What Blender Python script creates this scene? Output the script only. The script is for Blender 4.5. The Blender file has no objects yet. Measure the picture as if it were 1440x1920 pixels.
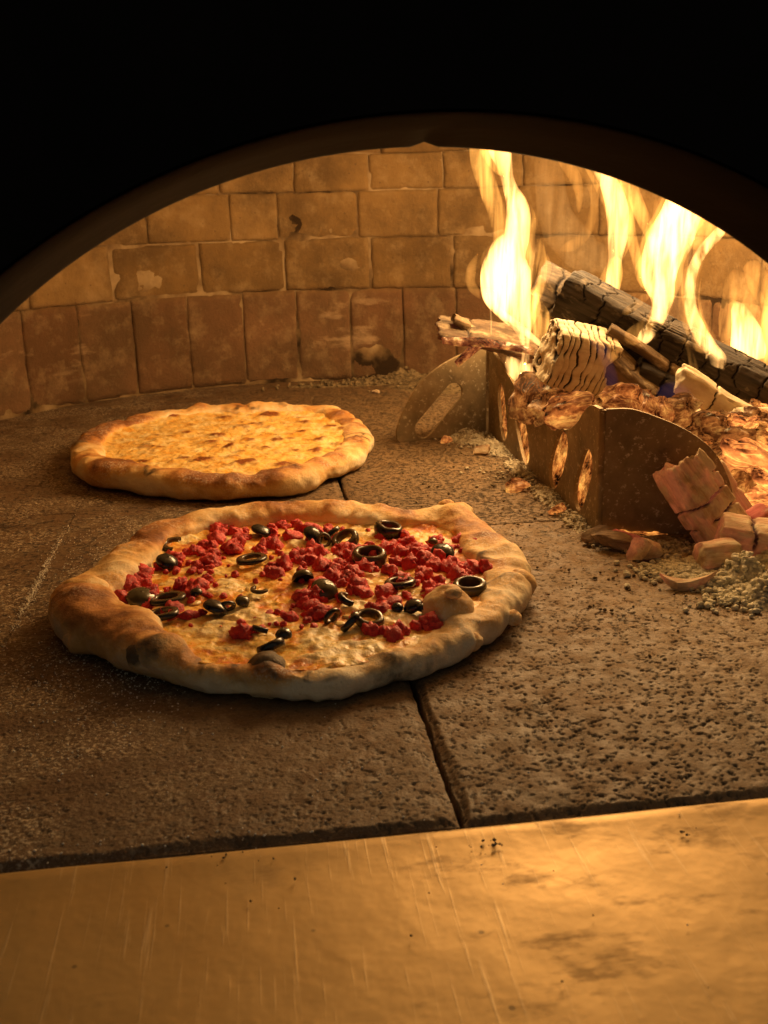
import bpy, bmesh, math, random
import numpy as np
from mathutils import Vector, Matrix

random.seed(7)
RNG = np.random.default_rng(7)
SC = bpy.context.scene
COL = SC.collection

# ------------------------------------------------------------------ camera
FPX, CX, CY, HCAM = 1950.0, 720.0, 960.0, 0.28
RW = np.array([[0.9910179871507663, 0.061117766544525456, -0.11894523006935823],
               [-0.13150736821767559, 0.28395850248483284, -0.949775437127657],
               [-0.024272644027883886, 0.9568867161159571, 0.2894454201964778]])
CAM = np.array([0, 0, HCAM])
cam = bpy.data.cameras.new('camera')
cam.sensor_fit = 'HORIZONTAL'
cam.sensor_width = 36
cam.lens = 36 * FPX / 1440
cam.clip_start, cam.clip_end = 0.01, 50
cam.dof.use_dof = True
cam.dof.focus_distance = 0.80
cam.dof.aperture_fstop = 25
camo = bpy.data.objects.new('camera', cam)
COL.objects.link(camo)
m4 = Matrix.Identity(4)
for i in range(3):
    for j in range(3):
        m4[i][j] = RW[i][j]
m4.translation = Vector(CAM)
camo.matrix_world = m4
SC.camera = camo

# ------------------------------------------------------------------ world and exposure
wd = bpy.data.worlds.new('World')
SC.world = wd
wd.use_nodes = True
bg = wd.node_tree.nodes['Background']
bg.inputs[0].default_value = (1.0, 0.95, 0.78, 1)      # faint room light outside the oven
bg.inputs[1].default_value = 0.085
vs = SC.view_settings
vs.view_transform, vs.look, vs.exposure, vs.gamma = 'Standard', 'None', 0.25, 1.0
vs.use_curve_mapping = False
SC.render.resolution_x, SC.render.resolution_y = 768, 1024
cy_ = SC.cycles
cy_.max_bounces, cy_.diffuse_bounces, cy_.glossy_bounces = 6, 4, 3
cy_.transparent_max_bounces, cy_.volume_bounces = 48, 0
cy_.sample_clamp_indirect = 2.5
cy_.caustics_reflective = cy_.caustics_refractive = False
cy_.use_denoising = True
cy_.volume_step_rate = 0.35

# ------------------------------------------------------------------ fire light (lamps sit inside the flames)
FIRE_W = 14.2
FIRE = [((0.302, 1.115, 0.240), 0.10, 0.05), ((0.312, 1.12, 0.300), 0.17, 0.05), ((0.295, 1.10, 0.400), 0.25, 0.06),
        ((0.428, 1.18, 0.290), 0.10, 0.05), ((0.430, 1.14, 0.410), 0.16, 0.06), ((0.470, 1.03, 0.290), 0.15, 0.05),
        ((0.575, 1.06, 0.200), 0.05, 0.04)]
for k, (p, w, r) in enumerate(FIRE):
    l = bpy.data.lights.new('fire_light', 'POINT')
    l.energy = FIRE_W * w
    l.color = (1.0, 0.625, 0.275)
    l.shadow_soft_size = r
    o = bpy.data.objects.new('fire_light', l)
    o.location = p
    COL.objects.link(o)


# ------------------------------------------------------------------ geometry helpers
def ray(px, py):
    v = np.array([px - CX, -(py - CY), -FPX])
    return RW @ (v / np.linalg.norm(v))


def gz(px, py, z=0.0):
    r = ray(px, py)
    return CAM + r * ((z - HCAM) / r[2])


def gy(px, py, y):
    r = ray(px, py)
    return CAM + r * (y / r[1])


def mpp(p):
    return float(np.linalg.norm(np.asarray(p) - CAM)) / FPX     # metres per photo pixel at p


def _h(i, j, k):
    n = (i.astype(np.uint64) * np.uint64(374761393) + j.astype(np.uint64) * np.uint64(668265263) + k.astype(np.uint64) * np.uint64(2246822519)) & np.uint64(0xffffffff)
    n = ((n ^ (n >> np.uint64(13))) * np.uint64(1274126177)) & np.uint64(0xffffffff)
    n = n ^ (n >> np.uint64(16))
    return (n & np.uint64(0xffff)).astype(float) / 32767.5 - 1


NROT = np.array(Matrix.Rotation(0.7, 3, 'Z') @ Matrix.Rotation(0.5, 3, 'X') @ Matrix.Rotation(0.9, 3, 'Y'))


def noise(p, s=1.0, seed=0):
    q = (np.asarray(p, float) @ NROT) * s + 1000.0 + seed * 17.31
    i = np.floor(q).astype(np.int64)
    f = q - i
    f = f * f * f * (f * (f * 6 - 15) + 10)
    out = 0
    for a in (0, 1):
        for b in (0, 1):
            for c in (0, 1):
                w = (f[..., 0] if a else 1 - f[..., 0]) * (f[..., 1] if b else 1 - f[..., 1]) * (f[..., 2] if c else 1 - f[..., 2])
                out = out + w * _h(i[..., 0] + a, i[..., 1] + b, i[..., 2] + c)
    return out


def fbm(p, s, o=4, seed=0, g=0.5):
    r, a, t = 0, 1.0, 0
    for k in range(o):
        r = r + a * noise(p, s * 2 ** k, seed + k)
        t += a
        a *= g
    return r / t


def sstep(a, b, x):
    t = np.clip((x - a) / (b - a), 0, 1)
    return t * t * (3 - 2 * t)


def tag(o, label=None, cat=None, group=None, kind=None):
    for k, v in (('label', label), ('category', cat), ('group', group), ('kind', kind)):
        if v:
            o[k] = v
    return o


def empty(name, loc, label=None, cat=None, group=None):
    o = bpy.data.objects.new(name, None)
    o.empty_display_size = 0.02
    o.location = Vector([float(x) for x in loc])
    COL.objects.link(o)
    return tag(o, label, cat, group)


def mesh(name, v, f, mat=None, smooth=True, attrs=None):
    me = bpy.data.meshes.new(name)
    me.from_pydata(np.asarray(v, float).tolist(), [], f.tolist() if isinstance(f, np.ndarray) else f)
    me.polygons.foreach_set('use_smooth', [smooth] * len(me.polygons))
    for k, a in (attrs or {}).items():
        at = me.attributes.new(k, 'FLOAT', 'POINT')
        at.data.foreach_set('value', np.asarray(a, np.float32).ravel())
    if mat:
        me.materials.append(mat)
    me.update()
    return me


def obj(name, v, f, mat=None, parent=None, smooth=True, attrs=None, origin=None, matrix=None):
    """one mesh object; v in world coordinates unless matrix is given"""
    v = np.asarray(v, float)
    if parent is not None and matrix is None:
        v = v - np.array(parent.location)
    elif origin is not None:
        v = v - np.asarray(origin)
    o = bpy.data.objects.new(name, mesh(name, v, f, mat, smooth, attrs))
    COL.objects.link(o)
    if parent is not None:
        o.parent = parent
        if matrix is not None:
            o.matrix_local = Matrix.Translation(-parent.location) @ matrix
    elif matrix is not None:
        o.matrix_world = matrix
    elif origin is not None:
        o.location = Vector([float(x) for x in origin])
    return o


def grid_faces(n, m, wrap_n=False, wrap_m=False, off=0):
    i = np.arange(n if wrap_n else n - 1)
    j = np.arange(m if wrap_m else m - 1)
    I, J = np.meshgrid(i, j, indexing='ij')
    I2, J2 = (I + 1) % n, (J + 1) % m
    return (np.stack([I * m + J, I2 * m + J, I2 * m + J2, I * m + J2], -1).reshape(-1, 4) + off)


def vnormals(v, f):
    f = np.asarray(f)
    a, b, c, d = (v[f[:, k]] for k in range(4))
    n = np.cross(c - a, d - b)
    out = np.zeros_like(v)
    for k in range(4):
        np.add.at(out, f[:, k], n)
    return out / (np.linalg.norm(out, axis=1, keepdims=True) + 1e-12)


def cube_grid(nx, ny, nz):
    idx = -np.ones((nx + 1, ny + 1, nz + 1), int)
    X, Y, Z = np.meshgrid(np.arange(nx + 1), np.arange(ny + 1), np.arange(nz + 1), indexing='ij')
    s = (X == 0) | (X == nx) | (Y == 0) | (Y == ny) | (Z == 0) | (Z == nz)
    idx[s] = np.arange(s.sum())
    v = np.stack([X[s] / nx, Y[s] / ny, Z[s] / nz], -1) * 2 - 1
    F = []

    def q(a, flip):
        g = np.stack([a[:-1, :-1], a[1:, :-1], a[1:, 1:], a[:-1, 1:]], -1).reshape(-1, 4)
        F.append(g[:, ::-1] if flip else g)
    q(idx[0], True); q(idx[-1], False)
    q(idx[:, 0], False); q(idx[:, -1], True)
    q(idx[:, :, 0], True); q(idx[:, :, -1], False)
    return v, np.concatenate(F)


def frame(center, right, up):
    """matrix whose x axis is right and z axis roughly up"""
    x = Vector(right).normalized()
    z = Vector(up)
    y = z.cross(x).normalized()
    z = x.cross(y)
    m = Matrix((x, y, z)).transposed().to_4x4()
    m.translation = Vector([float(c) for c in center])
    return m


# ------------------------------------------------------------------ material helpers
class Mat:
    def __init__(s, name, rough=0.7, spec=0.4, metal=0.0):
        s.m = bpy.data.materials.new(name)
        s.m.use_nodes = True
        s.t = s.m.node_tree
        s.b = s.t.nodes['Principled BSDF']
        s.out = s.t.nodes['Material Output']
        s.set('Roughness', rough); s.set('Specular IOR Level', spec); s.set('Metallic', metal)
        s.tc = None

    def put(s, sock, v):
        if isinstance(v, bpy.types.NodeSocket):
            s.t.links.new(v, sock)
        elif isinstance(v, (tuple, list)):
            sock.default_value = tuple(v) + ((1,) if len(v) == 3 and sock.type == 'RGBA' else ())
        else:
            sock.default_value = v

    def set(s, k, v):
        s.put(s.b.inputs[k], v)

    def co(s):
        if not s.tc:
            s.tc = s.t.nodes.new('ShaderNodeTexCoord')
        return s.tc.outputs['Object']

    def sc(s, scale, loc=(0, 0, 0), rot=(0, 0, 0)):
        n = s.t.nodes.new('ShaderNodeMapping')
        s.put(n.inputs[0], s.co())
        n.inputs['Scale'].default_value = scale
        n.inputs['Location'].default_value = loc
        n.inputs['Rotation'].default_value = rot
        return n.outputs[0]

    def noise(s, scale, detail=3, rough=0.55, vec=None, dist=0.0):
        n = s.t.nodes.new('ShaderNodeTexNoise')
        s.put(n.inputs['Vector'], vec or s.co())
        n.inputs['Scale'].default_value = scale
        n.inputs['Detail'].default_value = detail
        n.inputs['Roughness'].default_value = rough
        n.inputs['Distortion'].default_value = dist
        return n.outputs[0]

    def voro(s, scale, feature='F1', vec=None, rnd=1.0):
        n = s.t.nodes.new('ShaderNodeTexVoronoi')
        n.feature = feature
        s.put(n.inputs['Vector'], vec or s.co())
        n.inputs['Scale'].default_value = scale
        n.inputs['Randomness'].default_value = rnd
        return n.outputs['Distance']

    def ramp(s, fac, stops, interp='LINEAR'):
        n = s.t.nodes.new('ShaderNodeValToRGB')
        n.color_ramp.interpolation = interp
        e = n.color_ramp.elements
        while len(e) < len(stops):
            e.new(0.5)
        for k, (p, c) in enumerate(stops):
            e[k].position = p
            e[k].color = (c, c, c, 1) if not isinstance(c, (tuple, list)) else tuple(c) + (1,)
        s.put(n.inputs[0], fac)
        return n.outputs[0]

    def mix(s, fac, a, b, mode='MIX'):
        n = s.t.nodes.new('ShaderNodeMix')
        n.data_type = 'RGBA'
        n.blend_type = mode
        s.put(n.inputs[0], fac); s.put(n.inputs[6], a); s.put(n.inputs[7], b)
        return n.outputs[2]

    def math(s, op, a, b=0.0, clamp=False):
        n = s.t.nodes.new('ShaderNodeMath')
        n.operation = op
        n.use_clamp = clamp
        s.put(n.inputs[0], a); s.put(n.inputs[1], b)
        return n.outputs[0]

    def attr(s, name):
        n = s.t.nodes.new('ShaderNodeAttribute')
        n.attribute_name = name
        return n.outputs['Fac']

    def rand(s):
        return s.t.nodes.new('ShaderNodeObjectInfo').outputs['Random']

    def sep(s, vec=None):
        n = s.t.nodes.new('ShaderNodeSeparateXYZ')
        s.put(n.inputs[0], vec or s.co())
        return n.outputs

    def bump(s, h, strength=0.5, dist=0.002):
        n = s.t.nodes.new('ShaderNodeBump')
        n.inputs['Strength'].default_value = strength
        n.inputs['Distance'].default_value = dist
        s.put(n.inputs['Height'], h)
        if s.b.inputs['Normal'].is_linked:
            s.put(n.inputs['Normal'], s.b.inputs['Normal'].links[0].from_socket)
        s.put(s.b.inputs['Normal'], n.outputs[0])

    def emit(s, col, strength):
        s.set('Emission Color', col); s.set('Emission Strength', strength)


def mat_brick():
    m = Mat('fire_brick', 0.9, 0.2)
    r = m.rand()
    c = m.mix(r, (0.185, 0.108, 0.038), (0.265, 0.162, 0.062))
    z = m.sep()[2]
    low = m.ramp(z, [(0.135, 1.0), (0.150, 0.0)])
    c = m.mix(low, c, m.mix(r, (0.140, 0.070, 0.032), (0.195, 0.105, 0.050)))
    st = m.ramp(m.noise(8, 6, 0.68), [(0.38, 0.0), (0.62, 1.0)])
    c = m.mix(m.math('MULTIPLY', st, 0.7), c, (0.075, 0.045, 0.020))
    f = m.ramp(m.noise(30, 6, 0.7), [(0.50, 0.0), (0.72, 1.0)])
    c = m.mix(m.math('MULTIPLY', f, 0.4), c, (0.38, 0.27, 0.14))
    # flaked pale patches in two loose bands of the upright course
    v = m.sc((9, 9, 26))
    fl = m.ramp(m.noise(1.0, 5, 0.6, v), [(0.57, 0.0), (0.66, 1.0)])
    band = m.ramp(z, [(0.03, 0.0), (0.06, 1.0), (0.12, 0.8), (0.14, 0.0)])
    c = m.mix(m.math('MULTIPLY', m.math('MULTIPLY', fl, band), 0.6), c, (0.42, 0.29, 0.165))
    sp = m.ramp(m.voro(60), [(0.06, 1.0), (0.11, 0.0)])
    c = m.mix(m.math('MULTIPLY', sp, 0.6), c, (0.10, 0.06, 0.03))
    burnt = m.ramp(z, [(0.355, 0.0), (0.40, 1.0)])           # clean burnt tone of the unseen dome, chosen pale to bounce fill light
    c = m.mix(m.math('MULTIPLY', burnt, 0.85), c, (0.48, 0.38, 0.23))
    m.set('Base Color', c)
    m.bump(m.noise(190, 6, 0.75), 0.8, 0.0030)
    m.bump(m.noise(40, 4, 0.6), 0.5, 0.004)
    m.bump(m.math('MULTIPLY', fl, band), 0.5, 0.0012)
    return m.m


def mat_mortar():
    m = Mat('mortar', 0.95, 0.1)
    c = m.ramp(m.noise(14, 4), [(0.38, (0.03, 0.018, 0.009)), (0.52, (0.18, 0.115, 0.055)), (0.70, (0.36, 0.26, 0.14))])
    m.set('Base Color', c)
    m.bump(m.noise(220, 4), 0.6, 0.002)
    return m.m


def mat_floor():
    m = Mat('hearth_stone', 0.72, 0.35)
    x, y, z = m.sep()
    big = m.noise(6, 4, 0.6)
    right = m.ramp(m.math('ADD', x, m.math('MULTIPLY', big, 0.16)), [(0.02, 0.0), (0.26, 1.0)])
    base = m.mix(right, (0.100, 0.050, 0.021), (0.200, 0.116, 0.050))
    base = m.mix(m.ramp(m.noise(26, 5, 0.65), [(0.35, 0.0), (0.7, 0.6)]), base, (0.15, 0.10, 0.05))
    rn = m.rand()
    base = m.mix(m.math('MULTIPLY', rn, 0.25), base, (0.10, 0.07, 0.035))
    # pits
    p1 = m.math('ADD', m.math('MULTIPLY', m.noise(210, 6, 0.70), 0.8), m.math('MULTIPLY', m.noise(50, 3, 0.6), 0.2))
    thr = m.math('ADD', p1, m.math('MULTIPLY', m.math('SUBTRACT', 1.0, right), 0.035))
    fine, coarse = m.attr('fine'), m.math('SUBTRACT', 1.0, m.attr('fine'))
    pit = m.math('MULTIPLY', m.ramp(thr, [(0.420, 1.0), (0.450, 0.0)]), coarse)
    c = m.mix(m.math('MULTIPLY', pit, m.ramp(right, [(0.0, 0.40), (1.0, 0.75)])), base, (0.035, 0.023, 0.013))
    c = m.mix(m.math('MULTIPLY', m.attr('pit'), 0.8), c, (0.030, 0.019, 0.010))
    hi = m.ramp(m.noise(560, 3, 0.7), [(0.55, 0.0), (0.70, 1.0)])
    c = m.mix(m.math('MULTIPLY', hi, 0.35), c, (0.42, 0.32, 0.18))
    # ash dust close to the fire
    ashm = m.math('MULTIPLY', m.ramp(m.math('ADD', x, m.math('MULTIPLY', big, 0.12)), [(0.26, 0.0), (0.42, 1.0)]),
                  m.ramp(m.noise(120, 5, 0.7), [(0.42, 0.0), (0.6, 1.0)]))
    c = m.mix(m.math('MULTIPLY', ashm, 0.6), c, (0.50, 0.40, 0.26))
    # flour dusted on the left
    fm = m.ramp(m.math('ADD', x, m.math('MULTIPLY', m.noise(9, 3), 0.22)), [(0.00, 1.0), (0.11, 0.0)])
    gr = m.ramp(m.noise(380, 3, 0.75), [(0.52, 0.0), (0.60, 1.0)])
    cl = m.ramp(m.noise(15, 4, 0.6), [(0.40, 0.0), (0.55, 1.0)])
    fl = m.math('MULTIPLY', m.math('MULTIPLY', gr, cl), fm)
    c = m.mix(m.math('MULTIPLY', fl, 0.6), c, (0.66, 0.55, 0.38))
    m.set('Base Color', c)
    m.set('Roughness', m.ramp(m.noise(70, 3), [(0.3, 0.5), (0.7, 0.82)]))
    m.bump(m.math('MULTIPLY', m.ramp(thr, [(0.36, 0.0), (0.50, 1.0)]), coarse), 1.0, 0.0036)
    m.bump(m.noise(620, 3, 0.7), 0.55, 0.0010)
    m.bump(m.noise(60, 4, 0.6), 0.5, 0.003)
    return m.m


def mat_steel_shelf():
    m = Mat('brushed_steel', 0.4, 0.5, 0.55)
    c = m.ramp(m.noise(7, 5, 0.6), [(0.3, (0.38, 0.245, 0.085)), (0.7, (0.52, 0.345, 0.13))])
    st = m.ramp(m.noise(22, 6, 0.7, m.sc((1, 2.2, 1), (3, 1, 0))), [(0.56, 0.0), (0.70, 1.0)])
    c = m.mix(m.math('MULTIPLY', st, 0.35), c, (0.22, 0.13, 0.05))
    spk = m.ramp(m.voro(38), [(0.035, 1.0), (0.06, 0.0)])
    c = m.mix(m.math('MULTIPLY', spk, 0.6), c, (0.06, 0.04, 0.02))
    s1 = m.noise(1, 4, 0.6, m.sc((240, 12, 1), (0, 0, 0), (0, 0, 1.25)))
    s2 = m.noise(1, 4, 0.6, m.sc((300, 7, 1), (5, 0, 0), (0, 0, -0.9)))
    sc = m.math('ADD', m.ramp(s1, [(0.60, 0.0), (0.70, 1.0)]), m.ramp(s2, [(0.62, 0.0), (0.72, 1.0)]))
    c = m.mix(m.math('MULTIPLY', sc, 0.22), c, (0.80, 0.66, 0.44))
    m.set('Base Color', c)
    rr = m.math('ADD', m.ramp(m.noise(12, 5, 0.65), [(0.3, 0.42), (0.7, 0.62)]), m.math('MULTIPLY', st, 0.2))
    m.set('Roughness', rr)
    m.bump(m.noise(18, 4, 0.6), 0.35, 0.004)
    m.bump(sc, 0.15, 0.0006)
    return m.m


def mat_black():
    m = Mat('black_paint', 0.8, 0.08)
    m.set('Base Color', m.ramp(m.noise(18, 5), [(0.3, (0.0030, 0.0024, 0.0022)), (0.7, (0.006, 0.0045, 0.004))]))
    m.bump(m.noise(150, 4), 0.2, 0.001)
    return m.m


def mat_soot():
    m = Mat('sooty_steel', 0.75, 0.12)
    m.set('Base Color', m.ramp(m.noise(30, 5), [(0.3, (0.0018, 0.0013, 0.0010)), (0.7, (0.006, 0.0042, 0.0025))]))
    m.bump(m.noise(120, 4), 0.3, 0.001)
    return m.m


def mat_guard():
    m = Mat('scorched_steel', 0.6, 0.4, 0.3)
    c = m.ramp(m.noise(24, 5, 0.65), [(0.3, (0.15, 0.105, 0.052)), (0.55, (0.29, 0.205, 0.105)), (0.75, (0.40, 0.305, 0.18))])
    sp = m.ramp(m.noise(190, 4, 0.75), [(0.58, 0.0), (0.66, 1.0)])
    c = m.mix(m.math('MULTIPLY', sp, 0.85), c, (0.66, 0.57, 0.40))
    dk = m.ramp(m.noise(50, 5, 0.7), [(0.28, 1.0), (0.40, 0.0)])
    c = m.mix(m.math('MULTIPLY', dk, 0.5), c, (0.06, 0.04, 0.02))
    m.set('Base Color', c)
    m.bump(m.noise(150, 4, 0.7), 0.35, 0.0012)
    return m.m


def mat_crust(name='baked_crust'):
    m = Mat(name, 0.62, 0.35)
    bake, char = m.attr('bake'), m.attr('char')
    n = m.noise(120, 5, 0.65)
    b = m.math('ADD', bake, m.math('MULTIPLY', m.math('SUBTRACT', n, 0.5), 0.5))
    c = m.ramp(b, [(0.0, (0.78, 0.66, 0.44)), (0.28, (0.76, 0.56, 0.29)), (0.52, (0.68, 0.41, 0.14)), (0.76, (0.47, 0.21, 0.055)), (1.0, (0.20, 0.07, 0.02))])
    fr = m.ramp(m.voro(330), [(0.10, 1.0), (0.22, 0.0)])
    fm = m.ramp(m.noise(40, 3), [(0.52, 0.0), (0.64, 1.0)])
    c = m.mix(m.math('MULTIPLY', m.math('MULTIPLY', fr, fm), 0.35), c, (0.25, 0.09, 0.03))
    fd = m.math('MULTIPLY', m.ramp(m.noise(520, 3, 0.7), [(0.50, 0.0), (0.62, 1.0)]), m.ramp(m.noise(22, 3), [(0.42, 0.0), (0.6, 1.0)]))
    c = m.mix(m.math('MULTIPLY', fd, 0.5), c, (0.80, 0.72, 0.56))
    cc = m.ramp(m.math('ADD', char, m.math('MULTIPLY', m.math('SUBTRACT', m.noise(130, 5, 0.65), 0.5), 1.3)), [(0.25, 0.0), (0.85, 1.0)])
    c = m.mix(m.math('MULTIPLY', cc, 0.88), c, (0.050, 0.034, 0.020))
    m.set('Base Color', c)
    m.set('Subsurface Weight', 0.08)
    m.set('Subsurface Radius', (0.006, 0.003, 0.001))
    m.set('Subsurface Scale', 0.5)
    m.bump(m.noise(420, 5, 0.7), 0.6, 0.0012)
    m.bump(m.noise(110, 4, 0.6), 0.5, 0.0022)
    return m.m


def mat_cheese(name, red=True):
    m = Mat(name, 0.36, 0.5)
    n1 = m.noise(55, 5, 0.6, None, 0.5)
    c = m.ramp(n1, [(0.34, (0.72, 0.20, 0.015)), (0.45, (0.80, 0.38, 0.045)), (0.55, (0.85, 0.58, 0.17)), (0.68, (0.87, 0.72, 0.38))])
    if red:
        rd = m.ramp(m.noise(42, 5, 0.65, m.sc((1, 1, 1), (7, 3, 1))), [(0.52, 0.0), (0.60, 1.0)])
        c = m.mix(m.math('MULTIPLY', rd, 0.75), c, (0.50, 0.075, 0.015))
    else:
        c = m.ramp(n1, [(0.34, (0.68, 0.33, 0.05)), (0.5, (0.78, 0.50, 0.14)), (0.66, (0.84, 0.66, 0.32))])
    wc = m.ramp(m.noise(120, 4, 0.6), [(0.35, (0.84, 0.58, 0.18)), (0.6, (0.88, 0.76, 0.46))])
    c = m.mix(m.math('MULTIPLY', m.attr('white'), 0.9), c, wc)
    br = m.attr('bake')
    c = m.mix(m.ramp(m.math('ADD', br, m.math('MULTIPLY', m.math('SUBTRACT', m.noise(260, 3), 0.5), 0.4)), [(0.14, 0.0), (0.62, 1.0)]), c, (0.22, 0.062, 0.014))
    m.set('Base Color', c)
    m.set('Roughness', m.ramp(m.noise(120, 3), [(0.35, 0.22), (0.65, 0.55)]))
    m.set('Subsurface Weight', 0.1)
    m.set('Subsurface Radius', (0.005, 0.003, 0.001))
    m.set('Subsurface Scale', 0.5)
    m.bump(m.noise(240, 4, 0.6), 0.7, 0.0020)
    return m.m


def mat_simple(name, ca, cb, scale, rough, spec=0.5, bs=0.4, bd=0.001, bscale=None, rnd=False, sss=0):
    m = Mat(name, rough, spec)
    c = m.ramp(m.noise(scale, 4, 0.6), [(0.32, ca), (0.68, cb)])
    if rnd:
        c = m.mix(m.math('MULTIPLY', m.rand(), 0.35), c, tuple(x * 0.6 for x in ca))
    m.set('Base Color', c)
    if sss:
        m.set('Subsurface Weight', sss)
        m.set('Subsurface Radius', (0.004, 0.0015, 0.0008))
        m.set('Subsurface Scale', 0.5)
    m.bump(m.noise(bscale or scale * 3, 4, 0.65), bs, bd)
    return m.m


def mat_olive():
    m = Mat('black_olive', 0.24, 0.55)
    r = m.rand()
    skin = m.mix(m.ramp(r, [(0.7, 0.0), (0.85, 1.0)]), (0.012, 0.009, 0.008), (0.060, 0.045, 0.018))
    c = m.mix(m.attr('cut'), skin, m.mix(m.noise(300, 3), (0.045, 0.025, 0.012), (0.11, 0.065, 0.028)))
    m.set('Base Color', c)
    m.bump(m.noise(400, 3), 0.25, 0.0006)
    return m.m


def mat_wood(name, dark, light, ash, ash_amt, crack_col, glow=0.0, glow_col=(1, 0.16, 0.05), grain=1.0, surf_glow=0.0):
    m = Mat(name, 0.82, 0.25)
    g = m.noise(1, 5, 0.65, m.sc((14, 190, 190)))
    c = m.ramp(g, [(0.34, dark), (0.66, light)])
    a = m.noise(1, 5, 0.65, m.sc((40, 90, 90), (3, 1, 2)))
    am = m.ramp(a, [(0.62 - 0.35 * ash_amt, 0.0), (0.76 - 0.35 * ash_amt, 1.0)])
    c = m.mix(am, c, m.mix(g, ash, tuple(x * 0.72 for x in ash)))
    ck = m.attr('crack')
    ckm = m.ramp(ck, [(0.25, 0.0), (0.7, 1.0)])
    c = m.mix(ckm, c, crack_col)
    m.set('Base Color', c)
    m.bump(g, 0.55 * grain, 0.002)
    m.bump(m.noise(260, 4, 0.7), 0.4, 0.0012)
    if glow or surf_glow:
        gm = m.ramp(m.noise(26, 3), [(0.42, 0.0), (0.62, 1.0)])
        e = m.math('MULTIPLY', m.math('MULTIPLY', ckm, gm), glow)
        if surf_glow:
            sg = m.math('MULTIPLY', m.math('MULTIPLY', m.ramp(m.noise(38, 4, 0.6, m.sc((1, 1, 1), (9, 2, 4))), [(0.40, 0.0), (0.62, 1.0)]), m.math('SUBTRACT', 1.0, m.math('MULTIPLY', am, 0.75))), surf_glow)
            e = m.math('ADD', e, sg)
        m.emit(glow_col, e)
    return m.m


def mat_ember(name, strength, col):
    m = Mat(name, 1.0, 0.0)
    n = m.noise(75, 5, 0.65)
    c = m.ramp(n, [(0.44, (0.012, 0.010, 0.008)), (0.55, (0.060, 0.050, 0.040)), (0.64, (0.40, 0.37, 0.31))])
    w1 = m.noise(1, 4, 0.6, m.sc((45, 130, 110)), 1.2)
    vein = m.ramp(m.math('ABSOLUTE', m.math('SUBTRACT', w1, 0.5)), [(0.012, 1.0), (0.045, 0.0)])
    c = m.mix(m.math('MULTIPLY', vein, 0.8), c, (0.04, 0.012, 0.008))
    m.set('Base Color', c)
    m.bump(w1, 0.9, 0.006)
    m.bump(m.noise(1, 5, 0.6, m.sc((60, 260, 160))), 0.7, 0.003)
    patch = m.ramp(m.noise(48, 4, 0.6, m.sc((1, 1, 1), (2, 5, 1))), [(0.40, 0.0), (0.54, 0.45), (0.68, 1.0)])
    e = m.math('ADD', m.math('MULTIPLY', vein, 0.35), patch, True)
    hot = m.mix(e, tuple(col), (1.0, 0.42, 0.08))
    m.emit(hot, m.math('MULTIPLY', m.math('MULTIPLY', e, m.ramp(n, [(0.40, 0.35), (0.66, 1.0)])), strength))
    return m.m


def mat_ash(name='wood_ash', a=(0.30, 0.24, 0.15), b=(0.62, 0.55, 0.40)):
    m = Mat(name, 0.95, 0.1)
    m.set('Base Color', m.ramp(m.noise(110, 5, 0.7), [(0.34, a), (0.62, b)]))
    m.bump(m.noise(340, 4, 0.7), 0.7, 0.002)
    return m.m


def mat_flame(name, col, strength, streak=None):
    m = Mat(name)
    t = m.t
    t.nodes.remove(m.b)
    e = t.nodes.new('ShaderNodeEmission')
    e.inputs[0].default_value = tuple(col) + (1,)
    e.inputs[1].default_value = strength
    if streak:
        n = m.noise(1, 3, 0.6, m.sc((95, 95, 12)), 1.0)
        m.put(e.inputs[1], m.math('MULTIPLY', m.ramp(n, [(0.38, streak), (0.66, 1.0)]), strength))
    t.links.new(e.outputs[0], m.out.inputs['Volume'])
    return m.m


BRICK, MORTAR, FLOOR, SHELF, BLACK, SOOT, GUARD = mat_brick(), mat_mortar(), mat_floor(), mat_steel_shelf(), mat_black(), mat_soot(), mat_guard()
CRUST = mat_crust()
CHEESE_R, CHEESE_P = mat_cheese('melted_cheese_tomato'), mat_cheese('browned_cheese', False)
SAUSAGE = mat_simple('red_sausage', (0.55, 0.016, 0.022), (0.86, 0.075, 0.066), 170, 0.48, 0.45, 0.9, 0.0020, 620, True, 0.06)
MOZZ = mat_simple('white_cheese', (0.80, 0.50, 0.13), (0.87, 0.74, 0.42), 150, 0.36, 0.5, 0.5, 0.001, 260, False, 0.12)
OLIVE = mat_olive()
CHAR = mat_wood('charred_wood', (0.012, 0.009, 0.007), (0.055, 0.042, 0.030), (0.20, 0.16, 0.11), 0.12, (0.006, 0.004, 0.003))
CHAR2 = mat_wood('charred_wood_grey', (0.016, 0.012, 0.009), (0.075, 0.056, 0.038), (0.24, 0.19, 0.12), 0.15, (0.008, 0.005, 0.004))
ASHW = mat_wood('ash_coated_wood', (0.52, 0.42, 0.26), (0.70, 0.59, 0.40), (0.80, 0.70, 0.50), 0.5, (0.030, 0.020, 0.012))
TANW = mat_wood('scorched_tan_wood', (0.07, 0.045, 0.025), (0.22, 0.15, 0.08), (0.42, 0.33, 0.21), 0.25, (0.02, 0.012, 0.008))
GLOWW = mat_wood('glowing_ash_wood', (0.36, 0.22, 0.12), (0.66, 0.50, 0.29), (0.80, 0.69, 0.46), 0.46, (0.015, 0.008, 0.006), 0.0, (1.0, 0.20, 0.08), 1.3, 0.14)  # ember glow, with emission raised to brighten the leaning chunk's shaded face
REDW = mat_wood('red_hot_wood', (0.30, 0.07, 0.05), (0.48, 0.18, 0.12), (0.62, 0.42, 0.30), 0.22, (0.03, 0.01, 0.01), 0.2, (1.0, 0.16, 0.07), 1.0, 0.24)
EMBER = mat_ember('ember', 1.5, (1.0, 0.19, 0.025))
EMBER_RED = mat_ember('ember_red', 1.15, (1.0, 0.15, 0.025))
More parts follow.
